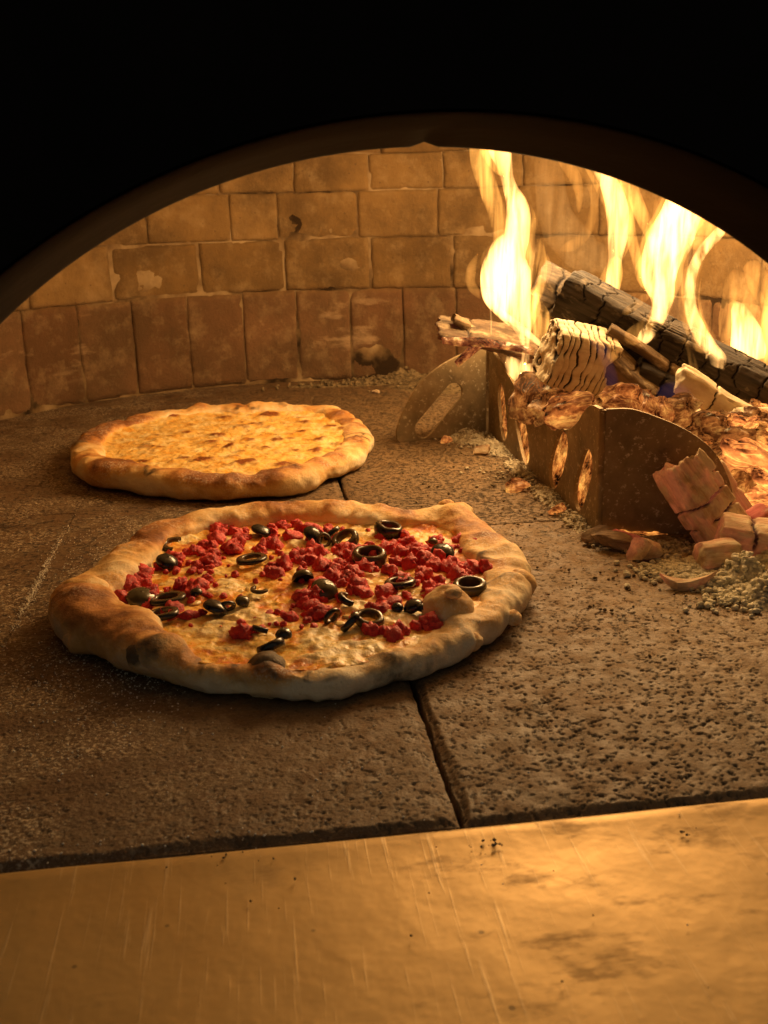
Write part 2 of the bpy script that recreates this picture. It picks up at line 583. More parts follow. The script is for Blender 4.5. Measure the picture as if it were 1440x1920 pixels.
EMBER_RED0 = mat_ember('ember_strip', 0.8, (1.0, 0.10, 0.05))
EMBER_ASH = mat_ember('ember_ashy', 0.70, (1.0, 0.19, 0.03))
EMBER_HOT = mat_ember('ember_hot', 3.2, (1.0, 0.20, 0.045))
ASH = mat_ash()
ASH_DARK = mat_ash('sooty_ash', (0.07, 0.05, 0.03), (0.26, 0.19, 0.10))

# ================================================================== SETTING
# ---- oven wall and dome: mortar shell with every brick a child
OC = np.array([0.085, 1.12])
ORAD, ZV, DH = 0.55, 0.30, 0.30


def wall_pt(a, t, out=0.0):
    """a: angle from the far axis (rad), t: height along the wall profile, out: outward offset"""
    a, t = np.broadcast_arrays(np.asarray(a, float), np.asarray(t, float))
    L = 0.70
    ph = np.clip((t - ZV) / L, 0, 1) * math.pi / 2
    r = ORAD * np.cos(ph)
    z = np.where(t < ZV, t, ZV + DH * np.sin(ph))
    nr, nz = np.cos(ph), np.sin(ph)
    r = r + nr * out
    z = z + nz * out
    return np.stack([OC[0] + r * np.sin(a), OC[1] + r * np.cos(a), z], -1)


wall_angles = np.radians(np.linspace(-144, 144, 118))
wall_t = np.linspace(-0.02, 1.0, 52)
A, T = np.meshgrid(wall_angles, wall_t, indexing='ij')
MO = 0.0022 + 0.0040 * fbm(np.stack([A * 3, T * 8, A * 0], -1), 2.2, 3, 5)
sh = wall_pt(A, T, MO).reshape(-1, 3)
cap_a, cap_t = np.radians(np.linspace(144, 216, 23)), np.linspace(0.36, 1.0, 33)      # the dome goes on above the mouth
A2, T2 = np.meshgrid(cap_a, cap_t, indexing='ij')
cap = wall_pt(A2, T2, 0.004).reshape(-1, 3)
oven_wall = obj('oven_wall', np.concatenate([sh, cap]), np.concatenate([grid_faces(len(wall_angles), len(wall_t)), grid_faces(23, 33, off=len(sh))]), MORTAR, origin=(OC[0], OC[1], 0))
tag(oven_wall, 'curved fire brick wall and dome of the oven interior', 'oven wall', kind='structure')


def add_brick(a0, a1, t0, t1, gap=0.0024, fine=True, side=1.0):
    nu, nv = (22, 18) if fine else (4, 4)
    W = (a1 - a0) * ORAD
    H = t1 - t0
    U, V = np.meshgrid(np.linspace(-1, 1, nu), np.linspace(-1, 1, nv), indexing='ij')
    sd = RNG.integers(0, 900)
    ga, gt = side * gap * RNG.uniform(0.3, 1.2) / W, gap * RNG.uniform(0.3, 1.0) / H
    P = np.stack([U * W * 0.5, V * H * 0.5, U * 0 + sd], -1)
    ua = U * (1 - ga) + 0.010 * fbm(P, 40, 3, 3) / W * np.abs(U) ** 3 * 0.35
    vt = V * (1 - gt) + 0.010 * fbm(P, 40, 3, 9) / H * np.abs(V) ** 3 * 0.35
    edge = np.maximum(np.abs(U) - 1 + 0.0022 / W * 2, 0) * W + np.maximum(np.abs(V) - 1 + 0.0022 / H * 2, 0) * H
    out = -0.0012 * RNG.uniform(-1, 1.2) + 0.0018 * fbm(P, 30, 4, 1) + edge * 0.30 + 0.0018 * sstep(0.25, 0.6, fbm(P, 45, 3, 8)) * sstep(0.6, 1.0, np.maximum(np.abs(U), np.abs(V)))
    am, tm = (a0 + a1) / 2, (t0 + t1) / 2
    front = wall_pt(am + ua * (a1 - a0) / 2, tm + vt * H / 2, out).reshape(-1, 3)
    back = wall_pt(am + ua * (a1 - a0) / 2, tm + vt * H / 2, 0.05).reshape(-1, 3)
    n = nu * nv
    f = grid_faces(nu, nv).tolist()
    rim = [i * nv for i in range(nu)] + [(nu - 1) * nv + j for j in range(1, nv)] + [i * nv + nv - 1 for i in range(nu - 2, -1, -1)] + [j for j in range(nv - 2, 0, -1)]
    v = np.concatenate([front, back[rim]])
    k = len(rim)
    f += [[rim[i], n + i, n + (i + 1) % k, rim[(i + 1) % k]] for i in range(k)]
    o = obj('brick', v, f, BRICK, None, True)
    o.parent = oven_wall
    o.matrix_parent_inverse = oven_wall.matrix_world.inverted()
    o.matrix_parent_inverse = Matrix.Translation((-OC[0], -OC[1], 0))
    return o


def course(joints, t0, t1):
    for a0, a1 in zip(joints[:-1], joints[1:]):
        mid = (a0 + a1) / 2
        if abs(mid) > 138 and t0 < 0.36:
            continue
        add_brick(math.radians(a0), math.radians(a1), t0 + RNG.uniform(-.0012, .0012), t1 + RNG.uniform(-.0012, .0012), fine=(-62 < mid < 95 and t0 < 0.45), side=2.2 if 0.1 < t0 < 0.2 else 1.0)


def extend(seen, step):
    j = list(seen)
    while j[0] > -142:
        j.insert(0, j[0] - step * random.uniform(0.95, 1.05))
    while j[-1] < 142:
        j.append(j[-1] + step * random.uniform(0.95, 1.05))
    return j


course(extend([-45.6, -36.5, -27.6, -18.6, -9.6, -0.7, 8.1, 16.8, 25.6], 8.9), 0.0, 0.143)
course(extend([-44, -30.2, -16.1, -2.3, 11.5, 25.1], 13.6), 0.143, 0.221)
course(extend([-24, -10.6, -3.1, 9.8, 22.7], 13.2), 0.221, 0.291)
course(extend([-12, -0.2, 11.7, 23.7], 12.2), 0.291, 0.365)
tt, k = 0.365, 0
while tt < 0.86:
    ring = max(ORAD * math.cos((tt - ZV) / 0.70 * math.pi / 2), 0.06)
    step = math.degrees(0.13 / ring)
    nb_ = max(4, round(360 / step))
    st = -180 + (180 / nb_ if k % 2 else 0)
    course([st + 360 / nb_ * q for q in range(nb_ + 1)], tt, tt + 0.078)
    tt += 0.078
    k += 1

# ---- oven floor: bedding sheet with every hearth tile a child
bx = [(-0.95, 0.42), (1.15, 0.42), (1.15, 2.0), (-0.95, 2.0)]
oven_floor = obj('oven_floor', [(x, y, -0.014) for x, y in bx] + [(x, y, -0.05) for x, y in bx],
                 [[0, 1, 2, 3], [7, 6, 5, 4], [0, 4, 5, 1], [1, 5, 6, 2], [2, 6, 7, 3], [3, 7, 4, 0]], ASH_DARK, smooth=False)
tag(oven_floor, 'dark pitted stone hearth of square tiles', 'oven floor', kind='structure')
xs = [0.0855 + 0.259 * k for k in range(-4, 5)]
rows_left, rows_right = [0.4145, 0.709, 0.980, 1.25, 1.52, 1.79], [0.4145, 0.862, 1.20, 1.52, 1.79]
for i in range(len(xs) - 1):
    ys = rows_left if i < 4 else rows_right
    for j in range(len(ys) - 1):
        x0, x1, y0, y1 = xs[i], xs[i + 1], ys[j], ys[j + 1]
        soft = 1.0 if (i in (3, 4) and j < 3) else 0.12      # far joints are filled with ash
        fine = j == 0 and i in (3, 4)
        n, m_ = (330, int(330 * (y1 - y0) / (x1 - x0))) if fine else (26, 26)
        u = np.linspace(0, 1, n)
        u = 0.5 - 0.5 * np.cos(u * math.pi) * (0.55 + 0.45 * np.abs(np.cos(u * math.pi)))
        if fine:
            U, V = np.meshgrid(np.linspace(0, 1, n), np.linspace(0, 1, m_), indexing='ij')
        else:
            U, V = np.meshgrid(u, u, indexing='ij')
        # open joint on the x = 0.0855 line and along the front edge; the others are packed with ash
        gl, gr = (0.0015 if i == 4 and j < 3 else -0.0003), (0.0015 if i == 3 and j < 3 else -0.0003)
        g0, g1 = (0.0012 if j == 0 else -0.0003), -0.0003
        X = x0 + gl + U * (x1 - x0 - gl - gr)
        Y = y0 + g0 + V * (y1 - y0 - g0 - g1)
        big_ = 1.0
        e = np.minimum(np.minimum(X - x0 - gl + (0 if gl > 0 else big_), x1 - gr - X + (0 if gr > 0 else big_)), np.minimum(Y - y0 - g0 + (0 if g0 > 0 else big_), y1 - g1 - Y + big_))
        P = np.stack([X, Y, X * 0 + i * 3.1 + j], -1)
        wob = fbm(P, 55, 3, 2) * 0.0016 * (1 - sstep(0, 0.012, e))
        X = X + wob * np.sign(U - 0.5)
        Y = Y + wob * np.sign(V - 0.5) * (0 if j == 0 else 1)
        Zt = -0.0030 * (1 - sstep(0, 0.004 + 0.003 * (fbm(P, 30, 2, 7) + .5), e)) + 0.0006 * fbm(P, 14, 3, 4) + random.uniform(-.0006, 0.0004) - 0.0004
        pit = np.zeros_like(X)
        if fine:                                          # worn stone: pits and grit cut into the surface
            Q = np.stack([X, Y, X * 0 + 5], -1)
            dens = np.clip(0.5 + 0.95 * fbm(Q, 15, 4, 90), 0, 1.1)
            rt = sstep(-0.05, 0.22, X + 0.05 * fbm(Q, 12, 2, 93))
            pit = sstep(0.26 - 0.22 * dens * (0.35 + 0.65 * rt), 0.50 - 0.20 * dens, fbm(Q, 430, 3, 91, 0.65)) * (0.45 + 0.55 * rt)
            Zt = Zt - 0.0012 * pit + 0.00045 * fbm(Q, 260, 4, 92, 0.65) + 0.0005 * fbm(Q, 70, 2, 94)
        top = np.stack([X, Y, Zt], -1).reshape(-1, 3)
        rim = [a * m_ for a in range(n)] + [(n - 1) * m_ + b for b in range(1, m_)] + [a * m_ + m_ - 1 for a in range(n - 2, -1, -1)] + [b for b in range(m_ - 2, 0, -1)]
        low = top[rim].copy()
        low[:, 2] = -0.03
        k = len(rim)
        f = grid_faces(n, m_).tolist() + [[rim[q], n * m_ + q, n * m_ + (q + 1) % k, rim[(q + 1) % k]] for q in range(k)]
        at = np.concatenate([pit.ravel(), np.zeros(k)])
        obj('tile', np.concatenate([top, low]), f, FLOOR, oven_floor, attrs={'pit': at, 'fine': np.full(len(at), 1.0 if fine else 0.0)})

# ---- steel landing shelf in front of the hearth
prof = [(0.4125, -0.030), (0.4132, -0.010), (0.4128, -0.0030), (0.4112, -0.0006), (0.4085, 0.0002), (0.404, -0.0003), (0.395, -0.0010)]
prof += [(y, -0.0012) for y in np.linspace(0.385, 0.02, 26)] + [(0.012, -0.0020), (0.008, -0.006), (0.008, -0.030)]
xsn = np.linspace(-0.55, 0.75, 90)
PX, PY = np.meshgrid(xsn, [p[0] for p in prof], indexing='ij')
PZ = np.array([p[1] for p in prof])[None, :] + 0.0006 * fbm(np.stack([PX, PY, PX * 0], -1), 9, 3, 6)
shelf = empty('landing_shelf', (0.1, 0.2, -0.03), 'scratched stained steel landing shelf in front of the oven hearth', 'shelf')
obj('top_sheet', np.stack([PX, PY, PZ], -1).reshape(-1, 3), grid_faces(90, len(prof)), SHELF, shelf)

# ---- black oven front with its arched mouth
def fit_circle(pts):
    P = np.array(pts)
    s = np.linalg.lstsq(np.c_[2 * P, np.ones(len(P))], (P ** 2).sum(1), rcond=None)[0]
    return s[0], s[1], math.sqrt(s[2] + s[0] ** 2 + s[1] ** 2)


YI, YO = 0.50, 0.43
inn = fit_circle([gy(*p, YI)[[0, 2]] for p in [(0, 603), (120, 508), (275, 405), (410, 350), (550, 305), (690, 280), (850, 275), (1000, 290), (1120, 320), (1250, 375), (1350, 435), (1440, 487)]])
outc = fit_circle([gy(*p, YO)[[0, 2]] for p in [(0, 515), (200, 385), (500, 255), (700, 222), (880, 210), (1000, 215), (1160, 245), (1300, 295), (1440, 350)]])
print('ARCH', inn, outc)


def arch_pts(c, n=140):
    x, z, r = c
    a = np.linspace(math.pi, 0, n)
    p = [(x - r, -0.04)] + [(x + r * math.cos(t), z + r * math.sin(t)) for t in a] + [(x + r, -0.04)]
    return np.array(p)


ai, ao = arch_pts(inn), arch_pts(outc)
kk = np.argmin(np.abs(ai[:, 0] - gy(790, 275, YI)[0]) + (ai[:, 1] < 0.2))
ai[kk, 1] += 0.0022                                    # the nick at the crown of the arch
na = len(ai)
front = empty('oven_front', (0.08, YO, 0.0), 'black sheet metal oven front with an arched mouth', 'oven front')
# splayed sooty frame round the mouth: front edge, rounded lip, inner edge, tunnel behind
rows = []
for s, y in ((0.0, YO), (0.10, YO + 0.002), (0.5, YO + 0.035), (0.92, YI - 0.006), (1.0, YI - 0.001)):
    q = ao * (1 - s) + ai * s
    rows.append(np.c_[q[:, 0], np.full(na, y), q[:, 1]])
big = arch_pts((inn[0], inn[1], inn[2] + 0.03))
rows.append(np.c_[ai[:, 0], np.full(na, YI + 0.002), ai[:, 1]])
rows.append(np.c_[big[:, 0], np.full(na, YI + 0.004), big[:, 1]])
obj('arch_frame', np.concatenate(rows), grid_faces(len(rows), na), SOOT, front)
# front sheet: rows from the arch edge out to a big rectangle, with a back sheet so that it has thickness
far = []
for x, z in ao:
    d = np.array([x - outc[0], max(z, 0.0) - outc[1] + (0.02 if z > 0 else 0)])
    d = d / (abs(d).max() + 1e-9)
    far.append((outc[0] + d[0] * 0.95, max(-0.04, 0.25 + d[1] * 0.75) if z > 0 else -0.04))
far = np.array(far)
far[0] = (outc[0] - .95, -0.04); far[-1] = (outc[0] + .95, -0.04)
o1 = ao + (ao - np.array([outc[0], outc[1]])) * 0.004
rows = [np.c_[o1[:, 0], np.full(na, YO + 0.0), o1[:, 1]], np.c_[far[:, 0], np.full(na, YO), far[:, 1]],
        np.c_[far[:, 0], np.full(na, YI), far[:, 1]], np.c_[big[:, 0], np.full(na, YI + 0.006), big[:, 1]]]
obj('front_sheet', np.concatenate(rows), grid_faces(4, na), BLACK, front, smooth=False)


# ================================================================== PIZZAS
def closed_interp(keys, a):
    """keys: (degrees, value) round the pizza, smooth periodic interpolation"""
    k = sorted(keys)
    x = np.array([q[0] for q in k] + [k[0][0] + 360])
    y = np.array([q[1] for q in k] + [k[0][1]])
    d = np.mod(a - x[0], 360) + x[0]
    i = np.clip(np.searchsorted(x, d, 'right') - 1, 0, len(x) - 2)
    t = (d - x[i]) / (x[i + 1] - x[i])
    t = t * t * (3 - 2 * t)
    return y[i] * (1 - t) + y[i + 1] * t


def pizza(name, label, center, radii, widths, heights, blobs, cheese_mat, cheese_spots, zc=0.011, seed=0, lump=1.0, bake0=0.0, whites=()):
    root = empty(name, (center[0], center[1], 0), label, 'pizza')
    NA, NS = 520, 56
    a = np.linspace(0, 360, NA, endpoint=False)
    ca, sa = np.cos(np.radians(a)), np.sin(np.radians(a))
    ro = closed_interp(radii, a)
    for _ in range(2):
        ro = (np.roll(ro, 3) + ro + np.roll(ro, -3)) / 3
    P1 = np.stack([ca, sa, ca * 0 + seed], -1)
    ro = ro + 0.0022 * fbm(P1, 5, 3, seed)
    w = closed_interp(widths, a) * (1 + 0.12 * fbm(P1, 4, 3, seed + 3))
    h = closed_interp(heights, a) * (1 + 0.10 * fbm(P1, 6, 3, seed + 5))
    ph = np.linspace(-math.pi / 2, 1.5 * math.pi, NS, endpoint=False)
    cp, sp = np.cos(ph), np.sin(ph)
    ex = np.sign(cp) * np.abs(cp) ** 0.82
    ez = np.sign(sp) * np.abs(sp) ** 0.85
    rho = (ro - w / 2)[:, None] + (w / 2)[:, None] * ex[None, :]
    z = (h / 2)[:, None] * (1 + ez[None, :]) + 0.001
    # the inner flank slopes gently down to the cheese
    inner = np.clip(-cp, 0, 1)[None, :] * np.clip(sp + 0.4, 0, 1.4)[None, :]
    rho = rho - inner * w[:, None] * 0.16
    v = np.stack([center[0] + rho * ca[:, None], center[1] + rho * sa[:, None], z], -1).reshape(-1, 3)
    f = grid_faces(NA, NS, True, True)
    n = vnormals(v, f)
    if n[NS // 4][2] < 0 and n.reshape(NA, NS, 3)[:, NS // 2, 2].mean() < 0:
        n = -n
        f = f[:, ::-1]
    up = np.clip(n[:, 2], 0, 1)
    d = lump * (0.0050 * fbm(v, 20, 2, seed + 11) + 0.0012 * fbm(v, 65, 3, seed + 21) + 0.0004 * fbm(v, 190, 2, seed + 4))
    char = np.zeros(len(v))
    leo = 0
    bake = bake0 + 0.46 * up ** 1.2 + 0.85 * fbm(v, 24, 5, seed + 31) + 0.06
    bake += 0.20 * sstep(0.35, 0.9, up) * np.clip(fbm(v, 60, 3, seed + 33), -0.2, 1)
    bil = 1 - 2.2 * np.abs(fbm(v, 34, 3, seed + 81))
    bil2 = 1 - 2.2 * np.abs(fbm(v, 85, 2, seed + 83))
    d = d + lump * (0.0020 * bil * np.clip(up + 0.35, 0, 1) + 0.0008 * bil2)
    bake = bake + 0.16 * bil * up
    leo = sstep(0.74, 0.95, bil) * sstep(0.35, 0.8, up) * sstep(0.15, 0.5, fbm(v, 18, 2, seed + 85))
    rb = np.random.default_rng(seed)
    blobs = list(blobs)
    for _ in range(70):                                   # small blisters all over the rim
        k_ = rb.integers(0, NA)
        t_ = rb.uniform(0.15, 0.85)
        rr = ro[k_] - w[k_] * t_
        blobs.append((center[0] + rr * ca[k_], center[1] + rr * sa[k_], h[k_] * rb.uniform(0.7, 1.05), rb.uniform(0.003, 0.010), rb.uniform(0.0003, 0.0024), rb.uniform(0.0, 0.55) * (rb.random() < 0.35)))
    for (bx_, by_, bz_, br, amp, ch) in blobs:
        q = np.linalg.norm(v - np.array([bx_, by_, bz_]), axis=1)
        g = np.exp(-(q / br) ** 2)
        d = d + amp * g
        char = np.maximum(char, ch * np.exp(-(q / (br * 0.85)) ** 4))
    v = v + n * d[:, None]
    v[:, 2] = np.maximum(v[:, 2], 0.0010)
    char = np.maximum(char, 0.75 * leo)
    flat = (v[:, 2] < 0.0035)
    char = np.maximum(char, 0.45 * flat * (fbm(v, 30, 3, seed + 41) > 0.12))
    obj('crust', v, f, CRUST, root, attrs={'bake': np.clip(bake, 0, 1), 'char': char})
    # cheese layer
    NR = 90
    s = np.linspace(0, 1, NR) ** 0.8
    rin = ro - w * (0.58 + 0.12 * fbm(P1, 9, 3, seed + 9))
    R = s[None, :] * rin[:, None]
    X, Y = center[0] + R * ca[:, None], center[1] + R * sa[:, None]
    P = np.stack([X, Y, X * 0 + seed], -1)
    Z = zc + 0.0016 * fbm(P, 55, 4, seed + 51) + 0.0010 * fbm(P, 150, 3, seed + 52)
    bk = np.clip(fbm(P * np.array([1, 1.3, 1]), 62, 4, seed + 61) - 0.22, 0, 1) * 1.1
    for (bx_, by_, br, amp, ch) in cheese_spots:
        q = np.hypot(X - bx_, (Y - by_) * 1.0)
        g = np.exp(-(q / br) ** 2)
        Z = Z + amp * g
        bk = np.maximum(bk, ch * np.exp(-(q / (br * 0.9)) ** 3) * (0.75 + 0.5 * fbm(P, 160, 2, seed + 71)))
    wh = np.zeros_like(X)
    for (bx_, by_, rx_, ry_) in whites:
        q = np.hypot((X - bx_) / rx_, (Y - by_) / ry_) + 0.55 * fbm(P, 75, 4, seed + 77)
        wh = np.maximum(wh, 1 - sstep(0.55, 1.0, q))
    Z = Z + 0.0011 * (1 - 2 * np.abs(fbm(P, 120, 3, seed + 79)))
    Z = Z + 0.0022 * wh * (0.7 + 0.8 * fbm(P, 130, 3, seed + 78))
    Z = Z + (0.62 * h[:, None] - zc * 0.55) * sstep(0.80, 1.0, s[None, :]) ** 1.5 * 0.75
    Z[:, -1] -= 0.004
    cv = np.stack([X, Y, Z], -1).reshape(-1, 3)
    obj('cheese_layer', cv, grid_faces(NA, NR, True, False), cheese_mat, root, attrs={'bake': np.clip(bk, 0, 1), 'white': wh})
    return root


def radii_from_px(c, pts):
    """outline pixels with the height of the silhouette there -> (deg, radius)"""
    out = []
    for (px, py, z, back) in pts:
        p = gz(px, py, z)
        d = p[:2] - np.array(c)
        out.append((math.degrees(math.atan2(d[1], d[0])), float(np.hypot(*d)) + back))
    return out


# -- near pizza: red sausage, olives and cheese
NC = (0.022, 0.712)
near_out = [(105, 1140, 0.014, 0), (118, 1185, 0.010, 0), (170, 1222, 0.008, 0), (250, 1255, 0.008, 0), (340, 1283, 0.007, 0), (430, 1292, 0.007, 0), (470, 1300, 0.006, 0), (540, 1307, 0.006, 0),
            (620, 1302, 0.006, 0), (700, 1285, 0.006, 0), (780, 1258, 0.007, 0), (850, 1230, 0.007, 0), (905, 1200, 0.008, 0), (950, 1165, 0.010, 0), (985, 1128, 0.013, 0), (997, 1100, 0.016, 0),
            (978, 1050, 0.021, 0.004), (940, 1010, 0.024, 0.007), (880, 965, 0.026, 0.010), (840, 948, 0.028, 0.012), (740, 952, 0.028, 0.013), (600, 944, 0.028, 0.014), (500, 950, 0.028, 0.014), (380, 962, 0.028, 0.013),
            (300, 982, 0.027, 0.010), (240, 1020, 0.026, 0.007), (180, 1065, 0.023, 0.004), (125, 1105, 0.019, 0.001)]


def P3(px, py, z):
    p = gz(px, py, z)
    return (p[0], p[1], z)


nb = []
for (px, py, z, r, amp, ch) in [(500, 1232, 0.026, 0.012, 0.0075, 1.0), (285, 1215, 0.024, 0.012, 0.0050, 0.85), (845, 1128, 0.030, 0.013, 0.0120, 0.0), (848, 1116, 0.040, 0.0062, 0.003, 1.0),
                                (965, 1160, 0.012, 0.0050, 0.0050, 0.0), (885, 1207, 0.012, 0.0055, 0.0055, 0.1), (858, 955, 0.028, 0.014, 0.0050, 0.0), (140, 1212, 0.008, 0.006, 0.0060, 0.0),
                                (150, 1130, 0.026, 0.018, 0.004, 0.0), (975, 1100, 0.018, 0.013, 0.003, 0.0), (720, 1262, 0.006, 0.020, 0.0, 0.75), (780, 1250, 0.005, 0.014, 0.0, 0.65), (640, 1285, 0.004, 0.014, 0.0, 0.5),
                                (300, 1172, 0.026, 0.014, 0.0, 0.30), (420, 1250, 0.012, 0.006, -0.0035, 0.0), (445, 1285, 0.010, 0.006, -0.0040, 0.0), (870, 1185, 0.018, 0.005, 0.0, 0.5), (770, 963, 0.03, 0.006, 0.001, 0.35),
                                (885, 1120, 0.020, 0.010, -0.004, 0.0), (830, 1190, 0.018, 0.012, -0.002, 0.0), (195, 1105, 0.02, 0.008, -0.003, 0.0)]:
    p = P3(px, py, z)
    nb.append((p[0], p[1], z, r, amp, ch))
near = pizza('topped_pizza', 'pizza with red sausage crumbles, black olives and cheese, nearest the shelf', NC, radii_from_px(NC, near_out),
             [(-170, 0.036), (-148, 0.038), (-128, 0.028), (-113, 0.016), (-98, 0.018), (-86, 0.015), (-66, 0.017), (-45, 0.022), (-15, 0.032), (15, 0.034), (45, 0.036), (90, 0.026), (135, 0.030)],
             [(-170, 0.028), (-148, 0.027), (-128, 0.023), (-113, 0.0150), (-98, 0.0170), (-86, 0.0145), (-66, 0.0150), (-45, 0.017), (0, 0.021), (45, 0.024), (90, 0.025), (135, 0.026)],
             nb, CHEESE_R, [(*gz(px, py, 0.012)[:2], r, 0.0012, ch) for px, py, r, ch in [(330, 1180, .012, .5), (560, 1120, .01, .25), (480, 1200, .006, .4)]], 0.0155, 3,
             whites=[(*gz(px, py, 0.016)[:2], w_ * 0.00042, w_ * 0.00040) for px, py, w_, h_ in [(420, 1103, 44, 20), (455, 1150, 52, 14), (490, 1165, 30, 14), (612, 1046, 28, 12), (672, 1090, 24, 14), (795, 1078, 26, 14), (688, 1076, 20, 10), (440, 1012, 30, 8), (690, 995, 50, 10), (630, 1222, 60, 12), (600, 1195, 40, 12), (745, 1160, 36, 10), (825, 1020, 26, 8), (350, 1012, 26, 8), (420, 1180, 40, 12), (300, 1035, 26, 8), (560, 1020, 26, 8), (690, 1215, 36, 8), (665, 1140, 26, 8), (540, 1050, 24, 10)]])



def bubble(parent, px, py, z, r, sq, ch, topchar, seed):
    """dough bubble grown out of the rim"""
    p = gz(px, py, z)
    v = IV3 * (1 + 0.20 * fbm(IV3, 1.2, 3, seed) + 0.05 * fbm(IV3, 4, 3, seed + 8))[:, None]
    up = v[:, 2]
    char = np.full(len(v), ch) * sstep(-0.5, 0.3, up + 0.5 * fbm(v, 1.6, 3, seed + 4)) if ch else np.zeros(len(v))
    if topchar:
        char = np.maximum(char, topchar * np.exp(-(((v[:, 0] - 0.25) ** 2 + (v[:, 1] - 0.1) ** 2) / 0.22)) * (up > 0))
    bake = 0.25 + 0.30 * np.clip(up, 0, 1) + 0.3 * fbm(v, 1.5, 3, seed + 2)
    obj('crust_bubble', v * r * np.array([1, 0.95, sq]) + p, IF3, CRUST, parent, attrs={'bake': np.clip(bake, 0, 1), 'char': char})


def icosphere(sub):
    bm = bmesh.new()
    bmesh.ops.create_icosphere(bm, subdivisions=sub, radius=1)
    v = np.array([q.co[:] for q in bm.verts])
    f = [[q.index for q in p.verts] for p in bm.faces]
    bm.free()
    return v, f


IV3, IF3 = icosphere(4)[0], icosphere(4)[1]
for a_ in [(838, 1150, 0.017, 0.0175, 1.0, 0.0, 0.0, 301), (850, 1112, 0.0345, 0.0058, 0.6, 0.45, 0.0, 302), (962, 1158, 0.011, 0.0058, 0.9, 0.0, 0.0, 303), (884, 1203, 0.011, 0.0068, 0.9, 0.0, 0.0, 304),
           (860, 962, 0.022, 0.0125, 0.75, 0.0, 0.0, 305), (838, 950, 0.026, 0.0075, 0.8, 0.0, 0.0, 306), (142, 1200, 0.010, 0.0075, 1.0, 0.0, 0.0, 307), (500, 1270, 0.0085, 0.0135, 1.15, 1.0, 0.0, 308), (283, 1228, 0.0155, 0.0150, 0.85, 0.9, 0.0, 309),
           (975, 1095, 0.014, 0.0120, 0.9, 0.0, 0.0, 310), (160, 1120, 0.017, 0.0190, 0.75, 0.0, 0.0, 311)]:
    bubble(near, *a_)
# olives: three shared shapes
def olive_mesh(kind):
    na_, ns_ = 28, 16
    arc = {'ring': 2 * math.pi, 'crescent': 3.6, 'cap': 2 * math.pi}[kind]
    if kind == 'cap':
        th = np.linspace(0.02, math.pi / 2 + 0.25, 12)
        a = np.linspace(0, 2 * math.pi, 24, endpoint=False)
        A_, T_ = np.meshgrid(a, th, indexing='ij')
        v = np.stack([np.sin(T_) * np.cos(A_), np.sin(T_) * np.sin(A_), np.cos(T_) * 0.9], -1)
        v = v * (1 + 0.05 * noise(v, 2.3, 3)[..., None])
        v = v.reshape(-1, 3)
        return v, grid_faces(24, 12, True, False).tolist() + [[i * 12 for i in range(24)]], np.zeros(len(v))
    full = kind == 'ring'
    a = np.linspace(0, arc, na_, endpoint=not full)
    s = np.linspace(0, 2 * math.pi, ns_, endpoint=False)
    hw, hh = 0.20, 0.36
    r = 0.80 + hw * np.sign(np.cos(s)) * np.abs(np.cos(s)) ** 0.7
    z = hh * np.sign(np.sin(s)) * np.abs(np.sin(s)) ** 0.6
    bulge = 0.06 * (1 - (z / hh) ** 2) * (np.cos(s) > 0)
    A_, R_ = np.meshgrid(a, r + bulge, indexing='ij')
    Z_ = np.broadcast_to(z, A_.shape)
    v = np.stack([R_ * np.cos(A_), R_ * np.sin(A_) * 0.94, Z_], -1)
    v = v + 0.05 * np.stack([noise(v, 1.6, 1), noise(v, 1.6, 2), noise(v, 1.6, 3)], -1)
    cut = np.broadcast_to(((np.abs(np.sin(s)) > 0.75) | (np.cos(s) < 0)) * 1.0, A_.shape).ravel()
    f = grid_faces(na_, ns_, full, True).tolist()
    if not full:
        f += [list(range(ns_))[::-1], [(na_ - 1) * ns_ + i for i in range(ns_)]]
    return v.reshape(-1, 3), f, cut


OM = {}
for k_ in ('ring', 'crescent', 'cap'):
    v, f, c = olive_mesh(k_)
    OM[k_] = mesh('olive_slice', v * 0.008, f, OLIVE, True, {'cut': c})


def child_inst(name, me, parent, pos, mat3, scale):
    o = bpy.data.objects.new(name, me)
    COL.objects.link(o)
    o.parent = parent
    m = mat3.to_4x4()
    for i in range(3):
        m[0][i] *= scale[i]; m[1][i] *= scale[i]; m[2][i] *= scale[i]
    m.translation = Vector([float(q) for q in pos]) - parent.location
    o.matrix_local = m
    return o


def euler(x, y, z):
    from mathutils import Euler
    return Euler((math.radians(x), math.radians(y), math.radians(z))).to_matrix()


